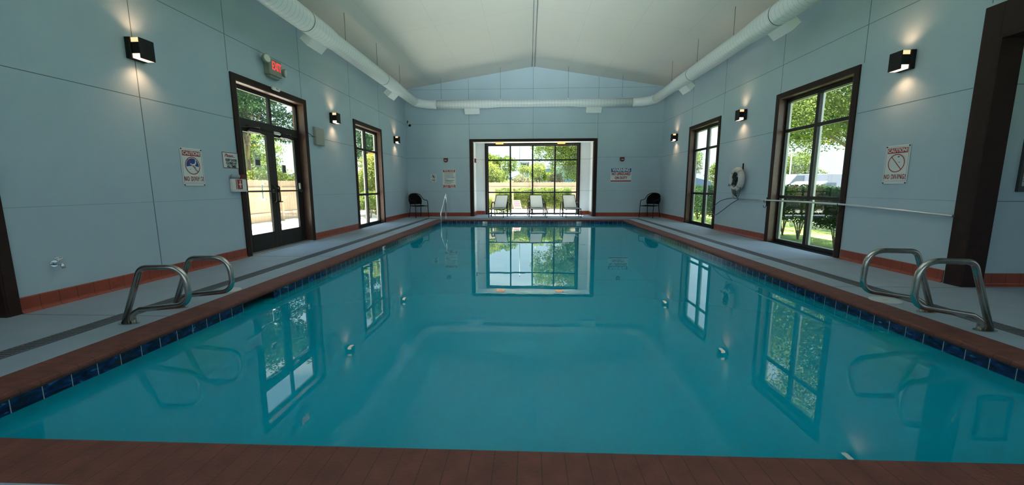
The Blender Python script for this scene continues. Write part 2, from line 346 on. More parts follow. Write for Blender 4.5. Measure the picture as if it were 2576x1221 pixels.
# ------------------------------------------------------------------ room shell
XL, XR, YF, YB = -4.70, 4.67, 14.76, -3.0
ZE, ZR = 4.62, 5.36               # eave and ridge
JZ = (.947, 2.167, 3.387)
def slab_wall(name, axis, pos, thick, u0, u1, z0, z1, holes, m, extra=None, parent=None):
    """wall of solid cells around rectangular holes; axis is the wall's normal; thick extends away from the room (signed)"""
    us = sorted({u0, u1, *[h[0] for h in holes], *[h[1] for h in holes]}); zs = sorted({z0, z1, *[h[2] for h in holes], *[h[3] for h in holes]})
    us = [u for u in us if u0 <= u <= u1]; zs = [z for z in zs if z0 <= z <= z1]
    b = MB()
    def solid(i, j):
        if i < 0 or j < 0 or i >= len(us) - 1 or j >= len(zs) - 1: return False
        cu, cz = (us[i] + us[i+1]) / 2, (zs[j] + zs[j+1]) / 2
        return not any(h[0] < cu < h[1] and h[2] < cz < h[3] for h in holes)
    def p(u, t, z): return (pos + t, u, z) if axis == 'X' else (u, pos + t, z)
    for i in range(len(us) - 1):
        for j in range(len(zs) - 1):
            if not solid(i, j): continue
            a, c, d, e = us[i], us[i+1], zs[j], zs[j+1]
            for t in (0, thick): b.add([p(a,t,d), p(c,t,d), p(c,t,e), p(a,t,e)], [(0,1,2,3)], m)
            if not solid(i-1, j): b.add([p(a,0,d), p(a,thick,d), p(a,thick,e), p(a,0,e)], [(0,1,2,3)], m)
            if not solid(i+1, j): b.add([p(c,0,d), p(c,thick,d), p(c,thick,e), p(c,0,e)], [(0,1,2,3)], m)
            if not solid(i, j-1): b.add([p(a,0,d), p(c,0,d), p(c,thick,d), p(a,thick,d)], [(0,1,2,3)], m)
            if not solid(i, j+1): b.add([p(a,0,e), p(c,0,e), p(c,thick,e), p(a,thick,e)], [(0,1,2,3)], m)
    if extra: extra(b)
    return struct(b.build(name, parent))
JW, JP = .009, .0015
def vjoint(b, axis, pos, sgn, u, z0, z1, m=None):
    m = m or M['joint']
    if axis == 'X': b.box(pos, pos + sgn*JP, u - JW/2, u + JW/2, z0, z1, m)
    else: b.box(u - JW/2, u + JW/2, pos, pos + sgn*JP, z0, z1, m)
def hjoint(b, axis, pos, sgn, z, u0, u1, m=None, w=.007):
    m = m or M['joint']
    if axis == 'X': b.box(pos, pos + sgn*JP, u0, u1, z - w/2, z + w/2, m)
    else: b.box(u0, u1, pos, pos + sgn*JP, z - w/2, z + w/2, m)
# openings
DOOR = (6.15, 8.01, 0, 2.77)
WL = (10.37, 12.15, 0, 2.77)
WR1 = (10.47, 12.22, 0, 2.77)
WR2 = (6.29, 8.05, 0, 2.77)
OPL = (1.2, 3.11, 0, 2.77)
OPR = (-1.0, 4.47, 0, 2.63)
def left_extra(b):
    for u, z0, z1 in ((4.59, .15, 4.55), (6.04, 2.87, 4.55), (7.98, 2.88, 4.55), (10.17, 2.87, 4.55), (12.13, 2.88, 4.55), (1.4, 2.9, 4.55), (-.2, .15, 4.55)): vjoint(b, 'X', XL, 1, u, z0, z1)
    for a, c in ((3.20, 6.05), (8.12, 10.27), (12.26, YF), (YB, 1.1)):
        hjoint(b, 'X', XL, 1, JZ[1], a, c); hjoint(b, 'X', XL, 1, JZ[0], a, c, M['jointlo'], .006)
    hjoint(b, 'X', XL, 1, JZ[2], YB, YF)
slab_wall('wall_left', 'X', XL, -.22, YB, YF + .0, 0, ZE + .02, [DOOR, WL, OPL], M['wall'], left_extra)
def right_extra(b):
    for u, z0, z1 in ((4.60, 3.0, 4.55), (6.16, 2.87, 4.55), (8.05, 2.88, 4.55), (10.28, 2.87, 4.55), (12.20, 2.88, 4.55)): vjoint(b, 'X', XR, -1, u, z0, z1)
    for a, c in ((4.66, 6.18), (8.16, 10.36), (12.33, YF)):
        hjoint(b, 'X', XR, -1, JZ[1], a, c); hjoint(b, 'X', XR, -1, JZ[0], a, c, M['jointlo'], .006)
    hjoint(b, 'X', XR, -1, JZ[2], YB, YF)
slab_wall('wall_right', 'X', XR, .20, YB, YF, 0, ZE + .02, [WR1, WR2, OPR], M['wall'], right_extra)
def gable(b, y0, y1, m): b.prism([(XL - .2, ZE + .02), (XR + .2, ZE + .02), (0, ZR + .02)], 'Y', y0, y1, m)
def far_extra(b):
    gable(b, YF, YF + .22, M['wall'])
    for u in (-2.345, 0, 2.345): vjoint(b, 'Y', YF, -1, u, 2.85, ZR - .02 - abs(u) * .158)
    for z in (JZ[0], JZ[1]):
        for a, c in ((XL, -2.34), (2.35, XR)): hjoint(b, 'Y', YF, -1, z, a, c, M['jointlo'] if z < 1 else M['joint'])
    hjoint(b, 'Y', YF, -1, JZ[2], XL, XR); hjoint(b, 'Y', YF, -1, 4.607, -4.5, 4.4)
REC = (-2.24, 2.24, 0, 2.77)
slab_wall('wall_far', 'Y', YF, .22, XL - .22, XR + .25, 0, ZE + .02, [REC], M['wall'], far_extra)
BWIN = [(-4.1, -1.9, .6, 3.0), (-1.1, 1.1, .6, 3.0), (1.9, 4.1, .6, 3.0)]
slab_wall('wall_back', 'Y', YB, -.22, XL - .22, XR + .25, 0, ZE + .02, BWIN, M['wall'], lambda b: gable(b, YB - .22, YB, M['wall']))
# recess beyond the far wall
YR = 15.75
FW = (-1.80, 1.78, 0, 2.74)
def rec_extra(b):
    for z in (JZ[0], JZ[1]):
        for a, c in ((-2.24, -1.88), (1.86, 2.24)): hjoint(b, 'Y', YR, -1, z, a, c)
slab_wall('wall_recess', 'Y', YR, .2, -2.24, 2.24, 0, 2.8, [FW], M['recess_lit'], rec_extra)
def side_joints(sg, x):
    def f(b):
        for z in (JZ[0], JZ[1]): hjoint(b, 'X', x, sg, z, YF + .22, YR)
    return f
slab_wall('wall_recess_left', 'X', -2.24, -.2, YF + .22, YR + .2, 0, 2.8, [], M['recess_lit'], side_joints(1, -2.24))
slab_wall('wall_recess_right', 'X', 2.24, .2, YF + .22, YR + .2, 0, 2.8, [], M['recess_lit'], side_joints(-1, 2.24))
b = MB(); b.box(-2.44, 2.44, YF + .22, YR + .3, 2.8, 2.95, M['recess_lit']); struct(b.build('ceiling_recess'))
# alcove to the right
def alc_extra(b):
    for z in (JZ[0], JZ[1]): hjoint(b, 'Y', 4.51, -1, z, 4.93, 8.5)
slab_wall('wall_alcove', 'Y', 4.51, .2, 4.87, 8.72, 0, 2.95, [], M['wall'], alc_extra)
b = MB(); b.box(8.5, 8.7, -3.2, 4.51, 0, 2.95, M['wall']); struct(b.build('wall_alcove_side'))
b = MB(); b.box(4.87, 8.5, -3.2, -3.0, 0, 2.95, M['wall']); struct(b.build('wall_alcove_back'))
b = MB(); b.box(4.87, 8.7, -3.2, 4.51, 2.95, 3.1, M['ceiling']); struct(b.build('ceiling_alcove'))

# ceiling: two slopes with overhanging roof above
cl = mat('ceiling_panels', (.68, .66, .62), .8, var=.02, scale=.7, bump=.12, bscale=40)
lines(cl, 'Y', 2.44, .006, (.42, .43, .42), off=.3, strength=.7); lines(cl, 'X', 1.22, .006, (.42, .43, .42), off=0, strength=.6)
b = MB()
for sg, xe in ((-1, XL - .9), (1, XR + .9)):
    ze = ZR - abs(xe) * .158
    b.prism([(0, ZR), (xe, ze), (xe, ze + .25), (0, ZR + .25)], 'Y', YB - .6, YF + .22, cl)
ceil = struct(b.build('ceiling'))
b = MB()
for x in (-.05, .035): b.box(x, x + .012, YB, YF, ZR - .022, ZR - .002, M['joint'])
b.box(-.038, .035, YB, YF, ZR - .014, ZR - .004, M['ceiling']); struct(b.build('trim_ridge'))

# pool measurements
PX0, PX1, PY0, PY1 = -3.045, 3.00, 1.54, 13.21       # inner faces
CX0, CX1, CY0, CY1 = -3.31, 3.255, 1.275, 13.47      # outer edge of coping
ZW = -.13
# deck
b = MB()
xs = [-9.3, CX0, CX1, 8.7]; ys = [YB - .2, CY0, CY1, YR + .0]
b.box(XL - .22, CX0, YB - .2, YF + .22, -.1, 0, M['deck']); b.box(CX1, XR + .2, YB - .2, YF + .22, -.1, 0, M['deck'])
b.box(CX0, CX1, YB - .2, CY0, -.1, 0, M['deck']); b.box(CX0, CX1, CY1, YF + .22, -.1, 0, M['deck'])
b.box(-2.44, 2.44, YF + .22, YR + .2, -.1, 0, M['deck']); b.box(XR + .2, 8.7, -3.2, 4.71, -.1, 0, M['deck'])
b.box(-6.6, XL - .22, .8, 3.5, -.1, 0, M['deck'])
for y in (3.19, 6.14, 9.2, 12.2):
    b.box(XL, CX0, y - .004, y + .004, 0, .0012, M['djoint'])
for y in (4.42, 6.10, 9.2, 12.2): b.box(CX1, XR, y - .004, y + .004, 0, .0012, M['djoint'])
b.box(XR, 8.5, 4.42, 4.428, 0, .0012, M['djoint'])
struct(b.build('floor'))

# ------------------------------------------------------------------ baseboards (cove tile)
def base(name, axis, pos, sg, u0, u1):
    b = MB(); m = M['coveY'] if axis == 'X' else M['coveX']
    prof = [(0, 0), (.035, 0), (.030, .006), (.014, .022), (.010, .035), (.010, .138), (.006, .146), (0, .146)]
    pts = [(pos + sg * p, z) for p, z in prof]
    if axis == 'X': b.prism(pts, 'Y', u0, u1, m)
    else: b.prism([(q[0], q[1]) for q in pts], 'X', u0, u1, m)
    return struct(b.build(name))
for n, a in (('baseboard_left', ('X', XL, 1, 3.20, 6.05)), ('baseboard_left', ('X', XL, 1, 8.12, 10.27)), ('baseboard_left', ('X', XL, 1, 12.26, YF)),
             ('baseboard_left', ('X', XL, 1, YB, 1.1)),
             ('baseboard_right', ('X', XR, -1, 4.66, 6.18)), ('baseboard_right', ('X', XR, -1, 8.16, 10.36)), ('baseboard_right', ('X', XR, -1, 12.33, YF)),
             ('baseboard_far', ('Y', YF, -1, XL, -2.345)), ('baseboard_far', ('Y', YF, -1, 2.35, XR)),
             ('baseboard_recess', ('Y', YR, -1, -2.24, -1.90)), ('baseboard_recess', ('Y', YR, -1, 1.88, 2.24)),
             ('baseboard_recess', ('X', -2.24, 1, YF + .22, YR)), ('baseboard_recess', ('X', 2.24, -1, YF + .22, YR)),
             ('baseboard_alcove', ('Y', 4.51, -1, 4.88, 8.5))):
    base(n, *a)

# ------------------------------------------------------------------ casings, windows, door
def casing_x(name, pos, sg, hole, w, top=None, bottom=False, jambm=None, depth=.22, parent=None):
    """brown casing around an opening in a wall at x=pos, sg = direction into the room"""
    y0, y1, z0, z1 = hole; t = .022; b = MB(); m = M['brown']
    b.box(pos, pos + sg*t, y0 - w, y0, 0, z1 + w, m); b.box(pos, pos + sg*t, y1, y1 + w, 0, z1 + w, m); b.box(pos, pos + sg*t, y0, y1, z1, z1 + w, m)
    o = struct(b.build(name, parent)); b = MB(); j = jambm or M['jamb']
    a, c = pos - sg*.004 + sg*t, pos - sg*depth
    b.box(a, c, y0 - .001, y0 + .018, 0, z1, j); b.box(a, c, y1 - .018, y1 + .001, 0, z1, j); b.box(a, c, y0 + .018, y1 - .018, z1 - .018, z1 + .001, j)
    b.build('jamb_lining', o); return o
def window_x(name, pos, sg, hole, inset=.11):
    root = casing_x(name, pos, sg, hole, .092); y0, y1, z0, z1 = hole; y0 += .018; y1 -= .018; z1 -= .018
    x = pos - sg*inset; d = .05; b = MB(); m = M['bronze']; f = .055
    b.box(x, x - sg*d, y0, y0 + f, z0, z1, m, .004); b.box(x, x - sg*d, y1 - f, y1, z0, z1, m, .004)
    b.box(x, x - sg*d, y0 + f, y1 - f, z1 - .065, z1, m, .004); b.box(x, x - sg*d, y0 + f, y1 - f, 0, .075, m, .004)
    b.box(pos - sg*.0, pos - sg*.22, y0, y1, 0, .012, M['sill'])
    b.build('window_frame', root)
    b = MB(); yc = (y0 + y1) / 2
    b.box(x + sg*.006, x - sg*d, yc - .035, yc + .035, .075, z1 - .065, m, .004); b.build('mullion', root)
    b = MB(); e = M['bar_daylit']; xo = x - sg*d - sg*.002
    for a, c in ((y0 + f - .012, y0 + f + .0), (yc - .035, yc + .035), (y1 - f, y1 - f + .012)): b.box(xo, xo - sg*.035, a, c, .075, z1 - .065, e)
    b.box(xo, xo - sg*.035, y0 + f, y1 - f, z1 - .077, z1 - .065, e); b.box(xo, xo - sg*.035, y0 + f, y1 - f, .063, .075, e); tag(b.build('daylit_bar_sides', root), 'outer side of the frame bars, coloured light grey as if daylit')
    for z in (.905, 2.155):
        b = MB(); b.box(x + sg*.003, x - sg*d, y0 + f, yc - .035, z - .03, z + .03, m, .004); b.box(x + sg*.003, x - sg*d, yc + .035, y1 - f, z - .03, z + .03, m, .004); b.build('transom_bar', root)
    b = MB()
    for a, c in ((y0 + f, yc - .035), (yc + .035, y1 - f)):
        for p, q in ((.075, .875), (.935, 2.125), (2.185, z1 - .065)): b.box(x - sg*.022, x - sg*.028, a, c, p, q, M['glass'])
    b.build('glass_panes', root)
    return root
window_x('window_1', XL, 1, WL); window_x('window_2', XR, -1, WR1); window_x('window_3', XR, -1, WR2)
# far window in the recess
def far_window():
    b = MB(); m = M['brown']; w = .085; y = YR; x0, x1, z0, z1 = FW
    b.box(x0 - w, x0, y, y - .022, 0, z1 + .055, m); b.box(x1, x1 + w, y, y - .022, 0, z1 + .055, m); b.box(x0, x1, y, y - .022, z1, z1 + .055, m)
    root = struct(b.build('window_4')); m = M['bronze']; b = MB(); ya, yb = y + .02, y + .08
    b.box(x0, x0 + .05, ya, yb, z0, z1, m, .004); b.box(x1 - .05, x1, ya, yb, z0, z1, m, .004); b.box(x0 + .05, x1 - .05, ya, yb, z1 - .05, z1, m, .004); b.box(x0 + .05, x1 - .05, ya, yb, 0, .07, m, .004)
    b.box(x0, x1, YR, YR + .2, 0, .02, m)
    b.build('window_frame', root)
    xs = [x0 + .05, -.88, 0, .88, x1 - .05]
    for x in xs[1:-1]:
        b = MB(); b.box(x - .028, x + .028, ya - .006, yb, .07, z1 - .05, m, .004); b.build('mullion', root)
    for z in (.887, 2.145):
        b = MB()
        for i in range(4): b.box(xs[i] + (.028 if i else 0), xs[i+1] - (.028 if i < 3 else 0), ya - .002, yb, z - .027, z + .027, m, .004)
        b.build('transom_bar', root)
    b = MB()
    for i in range(4):
        for p, q in ((.07, .86), (.914, 2.118), (2.172, z1 - .05)): b.box(xs[i] + (.028 if i else 0), xs[i+1] - (.028 if i < 3 else 0), y + .045, y + .051, p, q, M['glass'])
    b.build('glass_panes', root)
far_window()
b = MB(); w = .10
b.box(-2.345, -2.24, YF - .022, YF, 0, 2.845, M['brown']); b.box(2.24, 2.35, YF - .022, YF, 0, 2.845, M['brown']); b.box(-2.24, 2.24, YF - .022, YF, 2.745, 2.845, M['brown'])
r_ = struct(b.build('trim_1')); b = MB()
b.box(-2.24, -2.222, YF - .02, YF + .22, 0, 2.75, M['brown']); b.box(2.222, 2.24, YF - .02, YF + .22, 0, 2.75, M['brown']); b.box(-2.222, 2.222, YF - .02, YF + .22, 2.745, 2.77, M['recess_lit']); b.build('jamb_lining', r_)
# unseen windows added to the back wall to let light in
for i, (x0, x1, z0, z1) in enumerate(BWIN):
    b = MB(); m = M['bronze']
    for a, c in ((x0, x0 + .06), ((x0 + x1)/2 - .03, (x0 + x1)/2 + .03), (x1 - .06, x1)): b.box(a, c, YB - .12, YB - .06, z0, z1, m)
    for a, c in ((z0, z0 + .06), (z1 - .06, z1)): b.box(x0 + .06, x1 - .06, YB - .12, YB - .06, a, c, m)
    r_ = struct(b.build('window_%d' % (5 + i))); b = MB(); b.box(x0 + .06, x1 - .06, YB - .093, YB - .087, z0 + .06, z1 - .06, M['glass']); b.build('glass_panes', r_)

# double entrance door, left wall
def door():
    root = casing_x('door_1', XL, 1, DOOR, .092, jambm=M['jamb'])
    y0, y1, z1 = DOOR[0] + .018, DOOR[1] - .018, DOOR[3] - .018; x = XL - .12; d = .05; m = M['bronze']
    b = MB(); b.box(x, x - d, y0, y0 + .05, 0, z1, m, .004); b.box(x, x - d, y1 - .05, y1, 0, z1, m, .004); b.box(x, x - d, y0 + .05, y1 - .05, z1 - .06, z1, m, .004)
    b.box(x + .02, x - d, y0 + .05, y1 - .05, 2.10, 2.24, m, .004); b.box(x, x - d, 7.115, 7.175, 2.24, z1 - .06, m, .004); b.build('door_frame', root)
    b = MB(); b.box(x - .02, x - .026, y0 + .05, 7.115, 2.24, z1 - .06, M['glass']); b.box(x - .02, x - .026, 7.175, y1 - .05, 2.24, z1 - .06, M['glass']); b.build('transom_glass', root)
    b = MB(); b.box(XL + .02, XL - .2, y0, y1, 0, .018, mat('threshold_aluminium', (.5, .5, .5), .4, .7), .004); b.build('threshold', root)
    lv = ((y0 + .052, 7.088, 6.40, 6.985), (7.092, y1 - .052, 7.20, 7.815))
    for k, (a, c, ga, gc) in enumerate(lv):
        b = MB(); xa, xb = x - .002, x - .046
        b.box(xa, xb, a, ga, .02, 2.095, m, .003); b.box(xa, xb, gc, c, .02, 2.095, m, .003); b.box(xa, xb, ga, gc, .02, .31, m, .003); b.box(xa, xb, ga, gc, 2.03, 2.095, m, .003)
        leaf = b.build('door_leaf', root)
        b = MB(); b.box(x - .02, x - .026, ga, gc, .31, 2.03, M['glass']); b.build('leaf_glass', leaf)
        b = MB(); b.box(x + .03, x + .06, a + .02, c - .02, 1.035, 1.062, m, .006); b.box(x, x + .05, a + .03, a + .08, 1.02, 1.08, m, .006); b.box(x, x + .05, c - .08, c - .03, 1.02, 1.08, m, .006); b.build('push_bar', leaf)
        b = MB(); b.box(x, x + .06, (a + c)/2 - .16, (a + c)/2 + .14, 2.035, 2.095, m, .01); b.tube([(x + .04, (a + c)/2 + .1, 2.10), (x + .16, (a + c)/2 - .06, 2.115), (x + .03, (a + c)/2 - .22, 2.12)], .009, m, 8); b.build('door_closer', leaf)
        if k == 0:
            b = MB(); b.tube(fillet([(x - .05, 6.91, 1.18), (x - .12, 6.91, 1.18), (x - .12, 6.91, .90), (x - .05, 6.91, .90)], .03), .012, M['chrome'], 10); tag(b.build('pull_handle', leaf), 'chrome D-shaped pull handle outside the glass')
            b = MB(); b.tube(fillet([(x, 7.04, 1.14), (x + .06, 7.04, 1.13), (x + .06, 7.04, .86), (x, 7.04, .84)], .03), .013, m, 10); b.build('lever_handle', leaf)
        else:
            b = MB(); b.tube(fillet([(x, 7.13, 1.14), (x + .06, 7.13, 1.13), (x + .06, 7.13, .86), (x, 7.13, .84)], .03), .013, m, 10); b.box(x, x + .07, 7.12, 7.2, .84, .86, m, .004); b.build('lever_handle', leaf)
            b = MB(); b.box(x, x + .02, 7.85, 7.90, 1.08, 1.20, M['white'], .005); tag(b.build('switch_plate', leaf), 'small white plate on the dark stile')
    b = MB(); b.box(x + .02, x + .045, 7.16, 7.34, 2.075, 2.125, M['white'], .005); tag(b.build('door_contact', root), 'white magnetic contact at the head of the door')
    return root
door()
t = empty('motion_sensor', (XL + .024, 7.10, 2.845), LW); tag(t, 'white oblong sensor on the head trim of the glass double door', 'sensor')
b = MB(); b.box(-.11, .11, -.05, 0, -.028, .028, M['white'], .018); o_ = b.build('housing', t)
b = MB(); b.box(-.03, .03, -.056, -.048, -.012, .012, M['grey'], .003); b.build('sensor_eye', o_)
for yy, zz, w_, lab, mm in ((6.70, 1.55, .15, 'pale sticker with dark inset on the left glass of the double door', 'white'), (7.43, 1.46, .12, 'small brown grey notice on the right glass of the double door', 'grey')):
    t = empty('glass_notice', (XL - .134, yy, zz), LW); tag(t, lab, 'notice', 'notices on the door glass')
    b = MB(); b.box(-w_/2, w_/2, -.004, 0, -.075, .075, M[mm]); b.build('notice_sheet', t)
    b = MB(); b.box(-w_/2 + .03, w_/2 - .01, -.006, -.004, -.055, .04 if mm == 'white' else .06, mat('notice_inset', (.10, .09, .07), .6)); b.build('notice_print', t)

# opening at the left edge; added dark leaf stands in for the unlit room
root = casing_x('door_2', XL, 1, OPL, .085, jambm=M['brown'])
b = MB(); b.box(XL - .13, XL - .18, OPL[0] + .02, OPL[1] - .02, .01, OPL[3] - .02, M['bronze'], .003); lf = b.build('door_leaf', root)
b = MB(); b.cyl((XL - .13, 1.35, 1.0), (1, 0, 0), .03, .02, M['chrome']); b.cyl((XL - .11, 1.35, 1.0), (1, 0, 0), .012, .04, M['chrome'], 12); b.cyl((XL - .075, 1.35, 1.0), (1, 0, 0), .028, .03, M['chrome']); b.build('door_knob', lf)
# brown frame of the alcove opening
b = MB(); m = M['brown']
b.box(XR, XR - .03, 4.45, 4.63, 0, 2.96, m, .004); b.box(XR, XR - .03, OPR[0], 4.45, 2.63, 2.96, m, .004)
r_ = struct(b.build('trim_2')); b = MB(); b.box(XR - .028, XR + .205, 4.44, 4.509, 0, 2.63, m, .004); b.box(XR - .028, XR + .205, OPR[0], 4.44, 2.60, 2.64, m, .004); b.build('jamb_lining', r_)

# ------------------------------------------------------------------ swimming pool
pool = empty('swimming_pool', (0, 7.4, 0)); tag(pool, 'long rectangular indoor pool edged with red brick coping and dark blue waterline tile', 'swimming pool')
def pb(b, name): o = b.build(name); o.parent = pool; o.matrix_parent_inverse = pool.matrix_basis.inverted(); return o
def coping(axis, inner, outer, u0, u1, m, miter0=1, miter1=1):
    """bullnose strip: profile from outer edge to rounded nose at the pool"""
    sg = 1 if inner > outer else -1; w = abs(inner - outer) + .012; T = .055
    prof = [(0, -.06), (0, 0)]
    for i in range(7):
        a = math.pi/2 - math.pi * i / 6; prof.append((w - T/2 + T/2 * math.cos(a), -T/2 + T/2 * math.sin(a)))
    b = MB(); n = len(prof); vs = []
    for end, u, mt in ((0, u0, miter0), (1, u1, miter1)):
        for p, z in prof:
            uu = u + (p if end == 0 else -p) * mt
            c = outer + sg * p; vs.append((c, uu, z) if axis == 'X' else (uu, c, z))
    fs = [(i, (i + 1) % n, n + (i + 1) % n, n + i) for i in range(n)] + [tuple(range(n)), tuple(range(n, 2*n))]
    b.add(vs, fs, m); return b
pb(coping('X', PX0, CX0, CY0, CY1, M['brickY']), 'coping_bricks'); pb(coping('X', PX1, CX1, CY0, CY1, M['brickY']), 'coping_bricks')
pb(coping('Y', PY0, CY0, CX0, CX1, M['brickX']), 'coping_bricks'); pb(coping('Y', PY1, CY1, CX0, CX1, M['brickX']), 'coping_bricks')
SK = (3.73, 4.21)
for a, c in ((PY0, SK[0]), (SK[1], PY1)): b = MB(); b.box(PX0, PX0 - .02, a, c, -.20, -.045, M['tileY']); pb(b, 'waterline_tile')
b = MB(); b.box(PX1, PX1 + .02, PY0, PY1, -.20, -.045, M['tileY'])
pb(b, 'waterline_tile')
for ya, yb in ((PY1, PY1 + .02), (PY0 - .02, PY0)): b = MB(); b.box(PX0, PX1, ya, yb, -.20, -.045, M['tileX']); pb(b, 'waterline_tile')
b = MB(); g = M['gap_shade']
def mouth(b, x0, x1, ya, yb):
    b.box(x0 - .01, x0 + .0, ya, yb, -.21, -.058, g); b.box(min(x0, x1), max(x0, x1), ya - .01, ya, -.21, -.058, g); b.box(min(x0, x1), max(x0, x1), yb, yb + .01, -.21, -.058, g)
    b.box(min(x0, x1), max(x0, x1), ya, yb, -.062, -.056, g); b.box(min(x0, x1), max(x0, x1), ya, yb, -.215, -.205, g)
mouth(b, PX0 - .13, PX0 - .02, *SK)
pb(b, 'skimmer_mouth')
b = MB(); P_ = M['plaster']; D = -1.35; r0 = .25
b.box(PX0 - .14, PX0, PY0, PY1, D, -.20, P_); b.box(PX1, PX1 + .14, PY0, PY1, D, -.20, P_); b.box(PX0 - .14, PX1 + .14, PY0 - .14, PY0, D, -.20, P_); b.box(PX0 - .14, PX1 + .14, PY1, PY1 + .14, D, -.20, P_)
b.box(PX0 - .14, PX1 + .14, PY0 - .14, PY1 + .14, D - .12, D, P_)
pb(b, 'basin')
for X, sg in ((PX0, 1), (PX1, -1)):
    ya, yb = (2.96, 3.38) if sg > 0 else (3.07, 3.49)
    for z in (-.165, -.285, -.41):
        b = MB(); b.box(X - sg*.01, X + sg*.11, ya, yb, z - .05, z, M['step'], .012); pb(b, 'ladder_step')
# entry stairs in the far left corner, under the handrail
b = MB()
for i in range(3): b.box(PX0 + .001, PX0 + 1.3, PY1 - .36 * (i + 1), PY1 - .001 - .36 * i, D, -.36 - .28 * i, P_)
pb(b, 'entry_stairs')
for (x, y, rz, yy) in ((-1.635, PY1 - .002, 0, 0), (1.53, PY1 - .002, 0, 0), (PX0 + .002, 7.63, LW, 0)):
    e = empty('depth_marker', (x, y, -.092)); e.rotation_euler = (0, 0, rz); e.parent = pool; e.matrix_parent_inverse = pool.matrix_basis.inverted()
    e['label'] = 'white tile with a black ring'
    b = MB(); b.box(-.075, .075, -.004, 0, -.035, .035, M['paper']); b.build('marker_tile', e)
    b = MB(); b.tube([(.03 + .021 * math.cos(a), -.006, .021 * math.sin(a)) for a in [i * math.pi / 12 for i in range(24)]], .006, M['ink'], 6, closed=True); b.build('marker_ring', e)
b = MB(); n_ = 40
b.add([(PX0 - .13, PY0 - .1, ZW), (PX1 + .13, PY0 - .1, ZW), (PX1 + .13, PY1 + .1, ZW), (PX0 - .13, PY1 + .1, ZW)], [(0, 1, 2, 3)], M['water'])
tag(b.build('pool_water'), 'clear teal water filling the pool, mirroring windows and walls', 'water', kind='stuff')
# skimmer lids on the deck
for x, y, lab in ((-3.435, 4.03, 'round white skimmer lid in the left deck behind the grab rails'), (3.355, 3.885, 'round white skimmer lid in the right deck beside the grab rails')):
    t = empty('skimmer_lid', (x, y, 0)); tag(t, lab, 'skimmer lid', 'skimmer lids')
    b = MB(); b.tube([(0, 0, 0), (0, 0, .006), (0, 0, .008)], [.125, .125, .115], M['lid'], 40); b.build('lid_plate', t)
    b = MB(); b.box(-.02, .02, -.006, .006, .008, .0095, M['grey']); b.build('finger_slot', t)

# drain channel around the pool
b = MB(); gx0, gx1, gx2, gx3 = -3.78, -3.63, 3.54, 3.69; gy0, gy1 = 13.72, 13.84
b.box(gx0, gx1, -2.0, gy1, 0, .002, M['gap_shade']); b.box(gx2, gx3, -2.0, gy1, 0, .002, M['gap_shade']); b.box(gx1, gx2, gy0, gy1, 0, .002, M['gap_shade'])
t = b.build('deck_drain'); tag(t, 'long dark slotted drain channel set in the deck around the pool', 'drain')
b = MB(); y = -2.0
while y < gy1:
    for a, c in ((gx0 + .008, gx1 - .008), (gx2 + .008, gx3 - .008)): b.box(a, c, y, y + .011, .002, .007, M['grate'])
    y += .027
x = gx1
while x < gx2: b.box(x, x + .011, gy0 + .008, gy1 - .008, .002, .007, M['grate']); x += .027
for a, c in ((gx0, gx0 + .008), (gx1 - .008, gx1), (gx2, gx2 + .008), (gx3 - .008, gx3)): b.box(a, c, -2.0, gy0, .002, .008, M['grate'])
b.box(gx0, gx3, gy1 - .008, gy1, .002, .008, M['grate']); b.box(gx1, gx2, gy0, gy0 + .008, .002, .008, M['grate'])
o_ = b.build('grate_slats', t)

# ------------------------------------------------------------------ grab rails
def grab_rail(x, y, sg, label, lift=1.0, reach=.53):
    """sg: +1 reaches towards +x"""
    t = empty('grab_rail', (x, y, 0)); tag(t, label, 'grab rail', 'stainless grab rails at the pool ladders')
    h = .47 * lift; r = .0225
    P = [(0, 0, .0), (sg*.165, 0, h*.88 + .02), (sg*.21, 0, h), (sg*(reach - .15), 0, h + .005), (sg*(reach + .03), 0, h - .06), (sg*(reach + .03), 0, h*.40), (sg*(reach - .10), 0, h*.30), (sg*.13, 0, .112), (sg*.085, 0, .06), (sg*.075, 0, 0)]
    P = [(0, 0, 0), (sg*.20, 0, h + .004), (sg*(reach + .045), 0, h + .012), (sg*(reach + .06), 0, h*.36), (sg*.15, 0, .12), (sg*.078, 0, .075), (sg*.075, 0, 0)]
    b = MB(); b.tube(fillet(P, [0, .085, .16, .13, .05, .05, 0], 12), r, M['steel'], 16); b.build('bent_tube', t)
    b = MB(); n = 28; ring = []
    pts = [(sg*.038 + .085 * math.cos(2*math.pi*i/n), .042 * math.sin(2*math.pi*i/n)) for i in range(n)]
    b.prism(pts, 'Z', .0, .006, M['steel']); b.build('base_flange', t)
    return t
grab_rail(-3.515, 3.00, 1, 'stainless loop grab rail on the left deck, nearest the viewer')
grab_rail(-3.485, 3.435, 1, 'stainless loop grab rail on the left deck, the farther of that pair')
grab_rail(3.445, 3.08, -1, 'stainless loop grab rail on the right deck, nearest the viewer', 1.15, .55)
grab_rail(3.455, 3.54, -1, 'stainless loop grab rail on the right deck, the farther of that pair', 1.16, .57)
t = empty('stair_handrail', (-3.07, 13.66, 0)); tag(t, 'tall stainless stair handrail rising from the water at the far left corner', 'handrail')
b = MB(); b.tube(fillet([(.02, -.02, 0), (.02, 0, .87), (.03, -.06, .90), (.03, -.86, .28), (.03, -.88, -.9)], [0, .05, .05, .09, 0], 8), .024, M['chrome'], 14); b.build('bent_tube', t)
b = MB(); b.cyl((.02, -.02, 0), (0, 0, 1), .055, .012, M['chrome']); b.build('base_flange', t)

